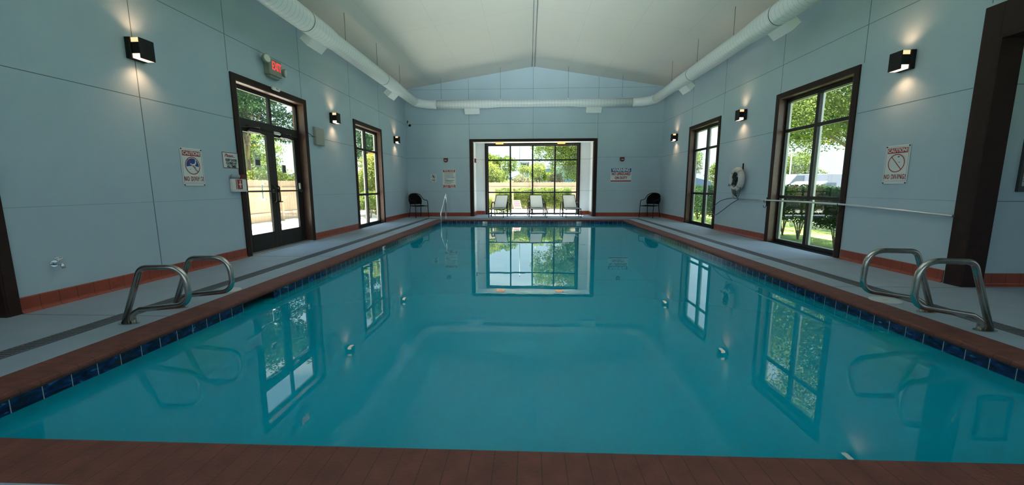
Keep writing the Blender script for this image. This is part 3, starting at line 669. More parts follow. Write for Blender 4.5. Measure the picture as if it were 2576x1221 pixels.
# ------------------------------------------------------------------ duct
duct = empty('air_duct', (0, 0, 3.97)); tag(duct, 'round white painted spiral air duct running in a U under the ceiling', 'air duct')
def dp(b, name, lab=None):
    o = b.build(name); o.parent = duct; o.matrix_parent_inverse = Matrix.Translation((0, 0, -3.97))
    if lab: o['label'] = lab
    return o
ZD = 3.97; DXL, DXR, DY = -4.02, 4.03, 14.18; ER = .62
for X, sg in ((DXL, 1), (DXR, -1)):
    b = MB(); b.tube([(X, YB + .05, ZD), (X, 7.75, ZD), (X, 8.15, ZD - .0), (X, 11.75, ZD - .0), (X, 12.1, ZD), (X, DY - ER, ZD)], [.186, .186, .165, .165, .145, .145], M['ductY'], 40); dp(b, 'duct_run')
    b = MB(); pts = [(X + sg*ER*(1 - math.cos(a)), DY - ER + ER*math.sin(a), ZD) for a in [i*math.pi/2/10 for i in range(11)]]
    b.tube(pts, .146, M['duct'], 32); dp(b, 'duct_elbow')
    for y, r in ((7.06 if sg > 0 else 7.20, .1875), (10.75, .1665), (3.6, .1875), (.2, .1875)):
        b = MB(); b.tube([(X, y, ZD), (X, y + .02, ZD)], r, M['ring'], 40); dp(b, 'coupling_ring')
b = MB(); b.tube([(DXL + ER, DY, ZD), (-1.55, DY, ZD), (-1.2, DY, ZD + .005), (1.3, DY, ZD + .005), (1.65, DY, ZD), (DXR - ER, DY, ZD)], [.142, .142, .118, .118, .142, .142], M['ductX'], 40); dp(b, 'duct_run')
def register(c, along, out, ln):
    a = Vector(along); o = Vector(out).normalized(); w = a.cross(o).normalized(); c = Vector(c); b = MB(); r = MB()
    def bx(bb, a0, a1, o0, o1, w0, w1, m):
        vs = [c + a*p + o*q + w*s_ for p in (a0, a1) for q in (o0, o1) for s_ in (w0, w1)]
        bb.add(vs, [(0,1,3,2),(4,6,7,5),(0,4,5,1),(2,3,7,6),(0,2,6,4),(1,5,7,3)], m)
    bx(b, 0, ln, .09, .335, -.085, .085, M['register']); ob = dp(b, 'air_register')
    for k in range(5): bx(r, .02, ln - .02, .336, .341, -.075 + k*.032, -.062 + k*.032, M['ring'])
    q = r.build('louvre_blades'); q.parent = ob
for y in (2.6, 7.40, 11.55):
    register((DXL, y, ZD), (0, 1, 0), (-1, 0, -1.0), .52); register((DXR, y - .3, ZD), (0, 1, 0), (1, 0, -1.0), .52)
register((-2.42, DY, ZD), (1, 0, 0), (0, .8, -1), .53); register((1.84, DY, ZD), (1, 0, 0), (0, .8, -1), .53)
for X, ys_ in ((DXL, (3.4, 5.15, 6.9, 8.63, 10.38, 12.15)), (DXR, (3.5, 5.25, 7.0, 8.735, 10.49, 12.24))):
    for y in ys_:
        b = MB(); b.tube([(X, y, ZD + .14), (X, y, ZR - abs(X)*.158)], .006, M['rod'], 8); b.box(X - .02, X + .02, y - .015, y + .015, ZD + .14, ZD + .19, M['register']); dp(b, 'hanger_rod')
for x in (-3.22, -1.14, 1.2, 3.05):
    b = MB(); b.tube([(x, DY, ZD + .11), (x, DY, ZR - abs(x)*.158)], .005, M['rod'], 8); b.box(x - .02, x + .02, DY - .015, DY + .015, ZD + .11, ZD + .16, M['register']); dp(b, 'hanger_rod')

# ------------------------------------------------------------------ wall sconces
def sconce(loc, rz, label):
    t = empty('wall_sconce', loc, rz); tag(t, label, 'wall lamp', 'black box wall sconces')
    b = MB(); b.box(-.10, .10, -.065, 0, -.115, .115, M['black'], .004); b.build('back_plate', t)
    b = MB(); b.box(-.09, .09, -.155, -.065, -.060, .060, M['black'], .002); b.box(-.09, .09, -.166, -.156, -.112, .112, M['black'], .002); b.build('lamp_body', t)
    b = MB(); b.box(-.086, .086, -.155, -.066, .061, .110, M['lens'], .002); tag(b.build('upper_lens', t), 'amber lit upper lens')
    b = MB(); b.box(-.086, .086, -.155, -.066, -.110, -.061, M['lensb'], .002); tag(b.build('lower_lens', t), 'bright lit lower lens')
    Rz = Matrix.Rotation(rz, 3, 'Z')
    for s_, p in ((-1, 1.3), (1, .9)):
        l = bpy.data.lights.new('sconce_lamp', 'SPOT'); l.energy = p * 2.4; l.color = (1, .56, .30); l.spot_size = R(128); l.spot_blend = 1.; l.shadow_soft_size = .05
        o = bpy.data.objects.new('sconce_lamp', l); COL.objects.link(o); o.parent = t; o.location = (0, -.135, s_ * .13); o.rotation_euler = Vector((0, .12, s_)).to_track_quat('-Z', 'Y').to_euler()
    return t
for y, l in ((4.59, 'black box wall sconce with warm light, left wall, nearest the viewer'), (9.17, 'black box wall sconce with warm light above the grey metal box, left wall'), (13.45, 'black box wall sconce with warm light on the left wall beside the far corner')):
    sconce((XL, y, 2.685), LW, l)
for y, l in ((5.47, 'black box wall sconce with warm light above the right no diving sign'), (9.29, 'black box wall sconce with warm light above the life ring'), (13.35, 'black box wall sconce with warm light on the right wall beside the far corner')):
    sconce((XR, y, 2.685), RW, l)
for x, l in ((-1.27, 'amber soffit lamp over the far window, left one'), (1.08, 'amber soffit lamp over the far window, right one')):
    t = empty('soffit_lamp', (x, 15.25, 2.8)); tag(t, l, 'ceiling lamp', 'amber soffit lamps')
    b = MB(); b.box(-.16, .16, -.11, .11, -.02, 0, M['black'], .004); b.build('lamp_base', t)
    b = MB(); b.box(-.145, .145, -.095, .095, -.085, -.02, M['amber'], .012); b.build('lamp_lens', t)

# ------------------------------------------------------------------ signs
def panel(name, loc, rz, w, h, label, cat='sign', m=None, group=None, y=-.004):
    t = empty(name, loc, rz); tag(t, label, cat, group)
    b = MB(); b.box(-w/2, w/2, y, 0, -h/2, h/2, m or M['paper'], .0015); b.build('sign_panel', t); return t
def rect(t, x0, x1, z0, z1, m, name, y0=-.0045, y1=-.0055, lab=None):
    b = MB(); b.box(x0, x1, y1, y0, z0, z1, m); o = b.build(name, t)
    if lab: o['label'] = lab
    return o
def ringmesh(t, x, z, r, w, m, name, y=-.0062, a0=45, bar=True):
    b = MB(); n = 48; vs = []; 
    for i in range(n):
        a = 2*math.pi*i/n
        for rr in (r - w, r): vs.append((x + rr*math.cos(a), y, z + rr*math.sin(a)))
    b.add(vs, [(2*i, 2*i + 1, 2*((i+1) % n) + 1, 2*((i+1) % n)) for i in range(n)], m)
    if bar:
        c, s_ = math.cos(R(a0)), math.sin(R(a0)); h = w*.45
        b.add([(x - c*r + s_*h, y, z + s_*r + c*h), (x - c*r - s_*h, y, z + s_*r - c*h), (x + c*r - s_*h, y, z - s_*r - c*h), (x + c*r + s_*h, y, z - s_*r + c*h)], [(0, 1, 2, 3)], m)
    return b.build(name, t)
def screws(t, w, h, m=None):
    for x in (-w, w):
        for z in (-h, h):
            b = MB(); b.cyl((x, 0, z), (0, -1, 0), .008, .010, m or M['black'], 12); b.build('screw', t)
def caution(loc, rz, label, faded):
    W_, H_ = .345, .50
    t = panel('caution_sign', loc, rz, W_, H_, label, group='no diving signs')
    b = MB()
    for a, c, d, e in ((-.155, .155, .228, .230), (-.155, .155, -.212, -.210), (-.157, -.155, -.212, .230), (.155, .157, -.212, .230)): b.box(a, c, -.0052, -.0045, d, e, M['ink'])
    b.build('border_line', t)
    rect(t, -.142, .142, .148, .214, M['red'], 'header_band'); text('CAUTION!', .062, M['paper'], t, 0, .181, bold=.0016, sx=.92, y=-.0062)
    if not faded:
        b = MB(); vs = [(-.001, -.0050, .02)]; n = 40
        for i in range(n + 1):
            a = R(-8) + (math.pi + R(16)) * i / n; vs.append((.098*math.cos(a), -.0050, .02 + .098*math.sin(a)))
        b.add(vs, [(0, i, i + 1) for i in range(1, n + 1)], M['blue']); b.build('blue_field', t)
        b = MB(); b.tube(cr_([(.05, -.0056, .10), (.045, -.0056, .05), (.0, -.0056, .028), (-.04, -.0056, .045)], 6), [.004]*4 + [.009]*5 + [.012]*5 + [.008]*5, M['paper'], 6); b.tube([(.02, -.0058, .03), (.045, -.0058, -.01)], .010, M['paper'], 6); b.build('diver_figure', t)
        for x, z in ((-.05, -.03), (.03, -.04), (.06, -.05)): rect(t, x, x + .018, z, z + .004, M['blue'], 'water_mark')
    else:
        rect(t, .01, .035, .095, .108, M['blue'], 'faded_mark'); rect(t, .03, .05, .028, .034, M['blue'], 'faded_mark')
    ringmesh(t, 0, .02, .118, .011, M['red'], 'prohibition_ring', a0=48)
    text('NO DIVING!', .085, M['red'], t, 0, -.158, bold=.0012, sx=.57, y=-.0062, sp=1.2)
    for x, z, w in ((.045, -.15, .02), (.055, -.16, .012), (.09, -.145, .016), (-.012, -.15, .006), (.075, -.172, .014), (.105, -.165, .01)) if not faded else ((-.04, -.165, .008), (.03, -.15, .008), (.07, -.17, .008), (-.09, -.15, .01)):
        rect(t, x - .002, x + w, z - .013, z + .016, M['paper'], 'worn_patch', -.0071, -.0078)
    screws(t, .158, .236); return t
caution((XL + .004, 5.205, 1.39), LW, 'red and white no diving caution sign with blue diver picture, left wall', False)
caution((XR - .004, 5.44, 1.39), RW, 'faded red and white no diving caution sign with empty circle, right wall', True)
t = panel('door_notice', (XL + .004, 5.915, 1.525), LW, .35, .25, 'white Please Keep Door Closed sign with dark red edge, beside double door', y=-.003)
b = MB()
for a, c, d, e in ((-.17, .17, .111, .12), (-.17, .17, -.12, -.111), (-.17, -.161, -.111, .111), (.161, .17, -.111, .111)): b.box(a, c, -.0045, -.0035, d, e, mat('sign_maroon_edge', (.09, .01, .03), .5))
b.build('border', t)
text('Please...', .068, M['red'], t, -.02, .068, shear=.35, bold=.0008, y=-.005); text('KEEP DOOR\nCLOSED AT\nALL TIMES', .052, M['ink'], t, 0, -.045, bold=.0018, sx=.80, y=-.005)
# warning sign far wall
t = panel('warning_sign', (3.235, YF - .002, 1.522), 0, .76, .52, 'blue and red WARNING NO LIFEGUARD ON DUTY sign, far wall on the right')
rect(t, -.365, .365, .105, .248, M['blue'], 'header_band'); text('WARNING', .150, M['paper'], t, 0, .178, bold=.006, sx=.88, y=-.007)
text('NO LIFEGUARD', .128, M['red'], t, 0, .035, bold=.006, sx=.76, y=-.006); text('ON DUTY', .128, M['red'], t, 0, -.105, bold=.006, sx=.76, y=-.006)
rect(t, -.37, .37, -.238, -.196, M['red'], 'footer_band')
# pool rules
t = panel('pool_rules_sign', (-3.125, YF - .002, 1.405), 0, .49, .70, 'tall POOL RULES sign with red bands top and bottom, far wall on the left')
rect(t, -.225, .225, .245, .33, M['red'], 'header_band'); text('POOL RULES', .078, M['paper'], t, 0, .288, bold=.002, sx=.86, y=-.007)
rect(t, -.225, .225, -.335, -.225, M['red'], 'footer_band'); text('POOL HOURS', .062, M['paper'], t, 0, -.256, bold=.0016, sx=.95, y=-.007)
rect(t, -.20, -.04, -.322, -.294, M['paper'], 'hours_blank', -.0056, -.0065); rect(t, .04, .20, -.322, -.294, M['paper'], 'hours_blank', -.0056, -.0065)
text('TO', .030, M['paper'], t, 0, -.308, y=-.007)
b = MB(); random.seed(3)
for i, (z, w) in enumerate(((.20, .33), (.15, .32), (.10, .34), (.05, .40), (-.005, .13), (-.06, .36), (-.08, .24), (-.125, .32), (-.175, .24))):
    b = MB(); x = -.20 if i != 6 else -.17
    if i != 6: b.box(x, x + .008, -.0056, -.0046, z - .006, z + .006, M['ink'])
    x += .022; e = x + w
    while x < e:
        q = random.uniform(.02, .055); b.box(x, min(x + q, e), -.0056, -.0046, z - .007, z + .007, M['ink']); x += q + .010
    b.build('rule_line', t)
screws(t, .232, .34)
# small pictogram notice
t = panel('pictogram_notice', (-3.72, YF - .002, 1.435), 0, .22, .285, 'small white notice with a black circular pictogram, left of the pool rules')
ringmesh(t, .0, .055, .075, .011, M['ink'], 'pictogram_ring', a0=50)
b = MB(); b.box(-.028, .0, -.0058, -.0048, .03, .1, M['ink']); b.box(-.0, .03, -.0058, -.0048, .015, .06, M['ink']); b.box(.015, .03, -.0058, -.0048, .06, .09, M['ink']); b.build('figure', t)
b = MB()
for z, a, c in ((-.055, -.09, .09), (-.075, -.07, .05), (-.093, -.05, .06), (-.11, -.02, .05)): b.box(a, c, -.0056, -.0046, z - .005, z + .004, M['ink'])
b.box(-.11, -.085, -.0056, -.0046, -.14, -.12, M['ink']); b.build('notice_lines', t)
# framed rules in the alcove
t = empty('framed_notice', (5.30, 4.51, 1.33)); tag(t, 'dark framed pool notice on the alcove wall at the right edge', 'framed notice')
b = MB(); f = .03
for a, c, d, e in ((-.19, .19, .25, .28), (-.19, .19, -.28, -.22), (-.19, -.16, -.22, .25), (.16, .19, -.22, .25)): b.box(a, c, -.03, 0, d, e, mat('frame_dark_green', (.03, .04, .045), .5), .002)
b.build('frame', t); rect(t, -.16, .16, -.22, .25, mat('notice_grey_paper', (.42, .46, .46), .5), 'paper', 0, -.006)
text('POOL RULES', .04, M['ink'], t, 0, .215, y=-.0075); b = MB()
for k in range(14):
    b = MB(); b.box(-.13, .13 - .03*(k % 3), -.0075, -.0062, .165 - k*.026, .171 - k*.026, M['ink']); b.build('rule_line', t)

# exit sign with emergency lamp heads
t = empty('exit_sign', (XL, 7.06, 3.185), LW); tag(t, 'lit red EXIT sign with two emergency lamp heads above the double door', 'exit sign')
ex = mat('exit_housing', (.27, .29, .24), .5)
b = MB(); b.box(-.17, .17, -.105, 0, -.135, .14, ex, .008); b.build('housing', t)
b = MB(); b.box(-.13, .13, -.08, -.01, -.175, -.135, ex, .006); b.build('battery_tray', t)
text('EXIT', .20, M['exit'], t, .03, .02, y=-.1065, bold=.001, sx=.62)
for sx, big in ((-1, 1), (1, 0)):
    b = MB(); b.cyl((sx*.17, -.05, .06 if big else -.02), (sx, 0, 0), .014, .05, ex, 12)
    c = Vector((sx*.235, -.07, .09 if big else -.01)); d = Vector((sx*.30 if not big else -.2, -1, -.15 if not big else .1)).normalized()
    b.tube([c - d*.03, c, c + d*.05, c + d*.06], [.03, .06, .078, .074], ex, 8); hd = b.build('lamp_head', t)
    b = MB(); b.tube([c + d*.0602, c + d*.064], .062, mat('lamp_head_lens', (.7, .72, .7), .2), 16); b.build('head_lens', hd)
# alarm / pull station
t = empty('pull_station', (XL, 5.99, 1.19), LW); tag(t, 'white covered pull station with red centre and red half round top, beside door', 'alarm')
b = MB(); b.box(-.15, .15, -.055, 0, -.12, .06, M['white'], .012); b.box(-.15, .15, -.06, -.0, -.14, -.12, M['white'], .006); b.build('cover_box', t)
b = MB(); b.box(-.15, .02, -.07, 0, .062, .125, mat('cover_grey_blue', (.30, .36, .40), .5), .02); b.build('top_cap', t)
b = MB(); b.box(-.085, -.075, -.06, -.054, -.10, .05, M['red']); b.box(-.055, .045, -.06, -.054, -.10, .05, M['red']); pn = b.build('red_panel', t)
b = MB(); b.box(-.012, .004, -.064, -.060, -.08, .035, M['paper']); b.box(-.035, .027, -.064, -.060, -.035, -.018, M['paper']); b.build('white_cross', pn)
b = MB(); n = 16; b.prism([(.085 + .065*math.cos(math.pi*i/n), .065 + .062*math.sin(math.pi*i/n)) for i in range(n + 1)], 'Y', -.065, 0, M['alarm']); b.build('red_dome', t)
# grey control box with cable
t = empty('control_box', (XL, 8.495, 2.19), LW); tag(t, 'flat beige grey metal control box on the wall right of the double door', 'control box')
b = MB(); b.box(-.175, .175, -.055, 0, -.185, .185, M['grey'], .004); b.build('box_body', t)
b = MB(); b.box(-.168, .168, -.062, -.056, -.178, .178, M['grey'], .002); ds = b.build('box_cover', t)
for x in (-.15, .15):
    for z in (-.16, .16): b = MB(); b.cyl((x, -.062, z), (0, -1, 0), .006, .003, M['white'], 8); b.build('screw', ds)
b = MB(); b.tube(cr_([(-.175, -.03, -.02), (-.24, -.035, -.03), (-.32, -.04, -.005), (-.42, -.045, .02), (-.46, -.04, .04), (-.48, -.03, .06)], 6), .006, M['black'], 8); b.build('cable', t)
# fire alarm strobes
def strobe(loc, rz, label):
    t = empty('alarm_strobe', loc, rz); tag(t, label, 'fire alarm', 'dark red fire alarm strobes')
    b = MB(); n = 12; pts = [(-.075, .08), (-.075, -.01)] + [(-.075*math.cos(math.pi*i/n), -.01 - .065*math.sin(math.pi*i/n)) for i in range(1, n)] + [(.075, -.01), (.075, .08)]
    b.prism(pts, 'Y', -.055, 0, M['alarm']); b.build('alarm_body', t)
    b = MB(); b.box(-.045, .045, -.068, -.055, -.012, .012, M['paper'], .005); b.build('strobe_lens', t)
strobe((-3.235, YF, 2.085), 0, 'dark red fire alarm strobe above the pool rules sign')
strobe((3.255, YF, 2.085), 0, 'dark red fire alarm strobe above the warning sign')
strobe((-2.24, 15.35, 2.10), LW, 'dark red fire alarm strobe on the left side wall of the window recess')
# camera
t = empty('security_camera', (XL + .08, YF, 3.40)); tag(t, 'small black security camera high in the far left corner', 'camera')
b = MB(); b.tube([(0, 0, .12), (0, -.04, .04), (.02, -.06, .0)], [.018, .014, .014], M['black'], 10); b.build('bracket', t)
b = MB(); b.tube([(.02, -.06, 0), (.06, -.12, -.02), (.13, -.2, -.07)], [.03, .045, .045], M['white'], 14); bd = b.build('camera_body', t)
b = MB(); b.tube([(.13, -.2, -.07), (.145, -.217, -.08)], [.046, .040], M['black'], 14); b.build('camera_lens', bd)
# hose bib
t = empty('hose_bib', (XL, 3.50, .40), LW); tag(t, 'small chrome hose bib low on the left wall near the dark doorway', 'tap')
b = MB(); b.cyl((0, 0, 0), (0, -1, 0), .032, .008, M['chrome'], 20); b.tube([(0, 0, 0), (0, -.05, 0), (0, -.085, -.01), (.0, -.10, -.045)], [.014, .014, .017, .015], M['chrome'], 12); b.tube([(0, -.05, 0), (0, -.055, .045)], .008, M['chrome'], 8); b.build('tap_body', t)
b = MB(); b.tube([(.032*math.cos(a), -.058 + .003*math.sin(2*a), .05 + .0*a + .010*math.sin(a)) for a in [i*math.pi/8 for i in range(16)]], .006, M['chrome'], 8, closed=True); b.tube([(-.03, -.058, .05), (.03, -.058, .05)], .005, M['chrome'], 8); b.tube([(0, -.058, .06), (0, -.058, .04)], .005, M['chrome'], 8); b.build('tap_handle', t)

# ------------------------------------------------------------------ life ring, pole
t = empty('life_ring', (XR - .11, 9.19, 1.265), RW); tag(t, 'white foam life ring hung on the right wall between the windows', 'life ring')
b = MB(); b.tube([(.185*math.cos(a), 0, .205*math.sin(a)) for a in [i*2*math.pi/40 for i in range(40)]], .066, M['foam'], 20, closed=True); b.build('foam_ring', t)
b = MB(); 
for a in (45, 135, 225, 315):
    a = R(a); c = Vector((.185*math.cos(a), 0, .205*math.sin(a))); d = Vector((-math.sin(a), 0, math.cos(a)))
    b.tube([c - d*.02, c + d*.02], .068, M['ropew'], 20, cap=False)
b.build('strap_band', t)
t2 = empty('ring_bracket', (XR, 9.17, 1.35), RW); tag(t2, 'black upright bracket bar on the wall behind the life ring', 'bracket')
b = MB(); b.box(-.012, .012, -.02, 0, -.18, .27, M['black'], .003); b.tube(fillet([(0, -.01, -.05), (-.08, -.12, -.05), (-.2, -.14, -.05), (-.2, -.14, 0)], .02), .008, M['black'], 8); b.build('bracket_bar', t2)
t = empty('throw_rope', (XR - .10, 9.20, 1.05), RW); tag(t, 'tangled coil of dark and pale rope hanging through the life ring', 'rope')
random.seed(11)
b = MB()
for k in range(7):
    cx_, cz_, rx_, rz_ = random.uniform(-.05, .03), random.uniform(.14, .26), random.uniform(.04, .10), random.uniform(.07, .15)
    pts = [(cx_ + rx_*math.cos(a) + random.uniform(-.01, .01), -.03 + .04*math.sin(2*a + k) , cz_ + rz_*math.sin(a) + random.uniform(-.01, .01)) for a in [i*2*math.pi/12 for i in range(12)]]
    b.tube(cr_(pts, 4, True), .0065, M['rope'], 6, closed=True)
for k in range(4):
    cx_ = -.02 + .05*k; pts = [(cx_, -.05, .22), (cx_ - .05, -.07, .0), (cx_ + .02, -.05, -.13 - .02*k), (cx_ + .07, -.02, -.02), (cx_ + .02, .0, .12)]
    b.tube(cr_(pts, 5), .0065, M['rope'], 6)
b.tube(cr_([(-.10, -.05, .14), (-.20, -.08, .10), (-.17, -.09, .07), (-.06, -.06, .12)], 6), .007, M['rope'], 6)
b.build('dark_strands', t)
b = MB()
for k in range(4):
    b.tube(cr_([(.10 - .02*k, .0, .10), (.06 - .03*k, -.05, -.04), (.0 - .02*k, -.05, -.16 - .01*k), (-.02, -.05, -.21)], 5), .008, M['ropew'], 6)
b.build('pale_strands', t)
t = empty('reaching_pole', (XR - .05, 9.14, .822)); tag(t, 'long aluminium reaching pole with looped hook lying along the right wall', 'rescue pole')
b = MB(); b.tube([(0, 0, 0), (0, -1.1, .012), (0, -2.2, .018), (0, -3.1, .012), (0, -4.53, -.045)], .0155, M['pole'], 12); b.build('pole_tube', t)
b = MB(); lp = [(0, 0, 0), (0, .14, .012), (-.01, .45, .0), (-.02, .82, -.07), (-.03, 1.08, -.19), (-.03, 1.20, -.32), (-.03, 1.16, -.415), (-.03, 1.0, -.43), (-.02, .72, -.31), (-.01, .35, -.13), (0, .04, -.005)]
b.tube(cr_(lp, 6), .0085, M['hoop'], 8); b.build('hook_loop', t)
for y, z in ((8.15, .80), (6.25, .82)):
    t = empty('pole_hook', (XR - .022, y, z), RW); tag(t, 'black double pole hook on the window trim, %s' % ('beside the life ring' if y > 7 else 'near the right no diving sign'), 'hook', 'pole hooks')
    b = MB(); b.box(-.014, .014, -.006, 0, -.09, .09, M['black'], .002); b.build('hook_plate', t)
    for dz in (0., -.10):
        b = MB(); b.tube(cr_([(0, -.004, dz + .02), (0, -.02, dz - .005), (0, -.035, dz - .012), (0, -.055, dz - .005), (0, -.06, dz + .03)], 5), .005, M['black'], 8); b.build('hook_arm', t)

# ------------------------------------------------------------------ mesh armchairs
def armchair(loc, rz, label):
    t = empty('armchair', loc, rz); tag(t, label, 'chair', 'black mesh armchairs')
    m = M['black']; r = .0125
    hoop = [(.265, -.27, 0), (.255, -.255, .30), (.258, -.235, .52), (.262, -.20, .60), (.268, -.12, .625), (.272, .02, .632), (.272, .12, .67), (.262, .20, .74), (.21, .24, .82), (.115, .258, .860), (0, .262, .870)]
    pts = hoop + [(-x, y, z) for x, y, z in hoop[-2::-1]]
    b = MB(); b.tube(cr_(pts, 5), r, m, 10); b.build('arm_frame', t)
    b = MB(); k = []; nx, nz = 9, 8
    vs = []
    for j in range(nz + 1):
        v = j / nz
        for i in range(nx + 1):
            u = i / nx * 2 - 1; wdt = .235 + .030*math.sin(v*2.6); ztop = .864 - .15*abs(u)**2.8
            z = .475 + (ztop - .475)*v; y = .175 + .10*((z - .475)/.4) + .03*(1 - u*u) ; vs.append((u*wdt, y, z))
    fs = [(j*(nx+1) + i, j*(nx+1) + i + 1, (j+1)*(nx+1) + i + 1, (j+1)*(nx+1) + i) for j in range(nz) for i in range(nx)]
    n0 = len(vs); vs2 = vs + [(x, y + .012, z) for x, y, z in vs]; fs2 = fs + [tuple(n0 + q for q in f[::-1]) for f in fs]
    b.add(vs2, fs2, M['mesh'], True); b.build('backrest', t)
    b = MB(); vs = []
    for j in range(7):
        for i in range(7):
            u = i/3 - 1; v = j/3 - 1; vs.append((u*.235, v*.225 - .03, .425 - .018*(1 - u*u)*(1 - v*v)))
    fs = [(j*7 + i, j*7 + i + 1, (j+1)*7 + i + 1, (j+1)*7 + i) for j in range(6) for i in range(6)]; n0 = len(vs)
    b.add(vs + [(x, y, z - .012) for x, y, z in vs], fs + [tuple(n0 + q for q in f[::-1]) for f in fs], M['mesh'], True); b.build('seat', t)
    b = MB(); b.tube(fillet([(-.25, -.255, .415), (-.25, .20, .425), (.25, .20, .425), (.25, -.255, .415)], .02), .011, m, 8); b.tube([(-.25, -.255, .415), (.25, -.255, .415)], .011, m, 8); b.build('seat_rail', t)
    for sg in (-1, 1):
        b = MB(); b.tube(cr_([(sg*.245, .27, 0), (sg*.225, .22, .25), (sg*.215, .20, .43), (sg*.215, .21, .58), (sg*.225, .225, .72)], 5), r, m, 10); b.build('rear_leg', t)
    return t
armchair((-4.20, 14.28, 0), R(45), 'black mesh armchair in the far left corner')
armchair((4.20, 14.28, 0), R(-45), 'black mesh armchair in the far right corner')

# ------------------------------------------------------------------ chaise lounges
def lounge(loc, rz, label):
    t = empty('lounge_chair', loc, rz); tag(t, label, 'lounge chair', 'lounge chairs in front of the far window'); m = M['lframe']
    def slab(name, P0, P1, w0, w1, mm, seg=8, sag=.0):
        b = MB(); vs = []
        for j in range(seg + 1):
            v = j/seg; c = Vector(P0).lerp(Vector(P1), v); w = w0 + (w1 - w0)*v
            for i in range(9):
                u = i/4 - 1; vs.append((u*w, c.y, c.z - sag*(1 - u*u)))
        fs = [(j*9 + i, j*9 + i + 1, (j+1)*9 + i + 1, (j+1)*9 + i) for j in range(seg) for i in range(8)]; n0 = len(vs)
        d = (Vector(P1) - Vector(P0)).normalized(); nn = Vector((0, -d.z, d.y))*-.010
        b.add(vs + [(x, y + nn.y, z + nn.z) for x, y, z in vs], fs + [tuple(n0 + q for q in f[::-1]) for f in fs], mm, True); return b.build(name, t)
    slab('seat_sling', (0, .0, .315), (0, .60, .33), .262, .262, M['sling'], sag=.015)
    slab('backrest_sling', (0, .64, .345), (0, 1.03, .785), .232, .226, M['sling'])
    b = MB()
    b.tube(fillet([(-.272, .66, .325), (-.272, 0, .31), (.272, 0, .31), (.272, .66, .325)], .03), .012, m, 10); b.tube([(-.272, .66, .325), (.272, .66, .325)], .010, m, 8); b.build('seat_frame', t)
    b = MB(); b.tube(fillet([(-.24, .64, .33), (-.234, 1.03, .79), (.234, 1.03, .79), (.24, .64, .33)], .03), .012, m, 10); b.build('back_frame', t)
    for sg in (-1, 1):
        b = MB(); b.tube([(sg*.268, .02, .30), (sg*.275, -.01, 0)], .0125, m, 10); b.build('front_leg', t)
        b = MB(); b.tube(fillet([(sg*.305, .52, 0), (sg*.300, .56, .48), (sg*.302, .70, .525), (sg*.302, .96, .51), (sg*.31, 1.10, 0)], .05), .020, m, 10); b.box(sg*.285, sg*.32, .60, .94, .515, .540, m, .008); b.build('arm_loop', t)
    b = MB(); b.tube([(-.27, .03, .12), (.27, .03, .12)], .009, m, 8); b.tube([(-.305, .57, .12), (.305, .57, .12)], .009, m, 8); b.build('stretcher', t)
    return t
lounge((-1.33, 14.13, 0), R(-9), 'pale sling lounge chair on the left in front of the far window')
lounge((.225, 14.13, 0), R(6), 'pale sling lounge chair in the middle before the far window')
lounge((1.46, 14.13, 0), R(5), 'pale sling lounge chair on the right in front of the far window')

# ------------------------------------------------------------------ outdoors
GZ = -.12
b = MB()
for q in ((-60, -4.92, -20, 120), (4.92, 60, 4.72, 120), (-4.92, 4.92, 15.96, 120), (-4.92, 4.92, -20, -3.22), (8.72, 60, -20, 4.72)): b.box(*q, GZ - .3, GZ, M['lawn'])
tag(b.build('lawn'), 'sunlit green lawn around the building', 'lawn', kind='structure')
b = MB(); b.box(-12, XL - .22, 3.6, 30, GZ, GZ + .05, M['patio']); b.box(XL - .22, 2.6, YR + .35, 20.5, GZ, GZ + .05, M['patio']); struct(b.build('ground_patio'))
b = MB(); b.box(12.5, 60, -20, 100, GZ, GZ + .03, M['road']); struct(b.build('ground_road'))
def fence(name, p0, p1, h, label, front):
    """boards with dog ears between posts; front = +-1 side of rails"""
    p0, p1 = Vector(p0), Vector(p1); d = (p1 - p0); n = d.length; d.normalize(); ang = math.atan2(d.y, d.x)
    t = empty(name, (p0.x, p0.y, GZ + .05), ang); tag(t, label, 'fence'); b = MB(); x = 0; k = 0; random.seed(5)
    while x < n:
        w = .142; q = h + random.uniform(-.008, .008); b.prism([(x, .02), (x + w, .02), (x + w, q - .03), (x + w - .025, q), (x + .025, q), (x, q - .03)], 'Y', -.009, .009, M['fence']); x += w + .004
    b.build('boards', t); b = MB()
    for z in (.28, h - .28): b.box(0, n, front*.01, front*.048, z - .045, z + .045, M['fence'])
    b.build('rails', t); x = 0
    while x <= n:
        b = MB(); b.box(x - .045, x + .045, front*.048, front*.138, 0, h - .05, M['fence']); b.build('post', t); x += 2.4
fence('board_fence', (-12, 20.2, 0), (2.25, 20.2, 0), 1.40, 'beige board fence behind the hedge beyond the far window', -1)
fence('board_fence', (2.42, 20.45, 0), (2.42, 22.2, 0), 1.40, 'beige board fence running away at the right of the far window view', 1)
fence('board_fence', (-9.0, 4, 0), (-9.0, 19.2, 0), 1.42, 'beige board fence across the patio outside the glass double door', -1)

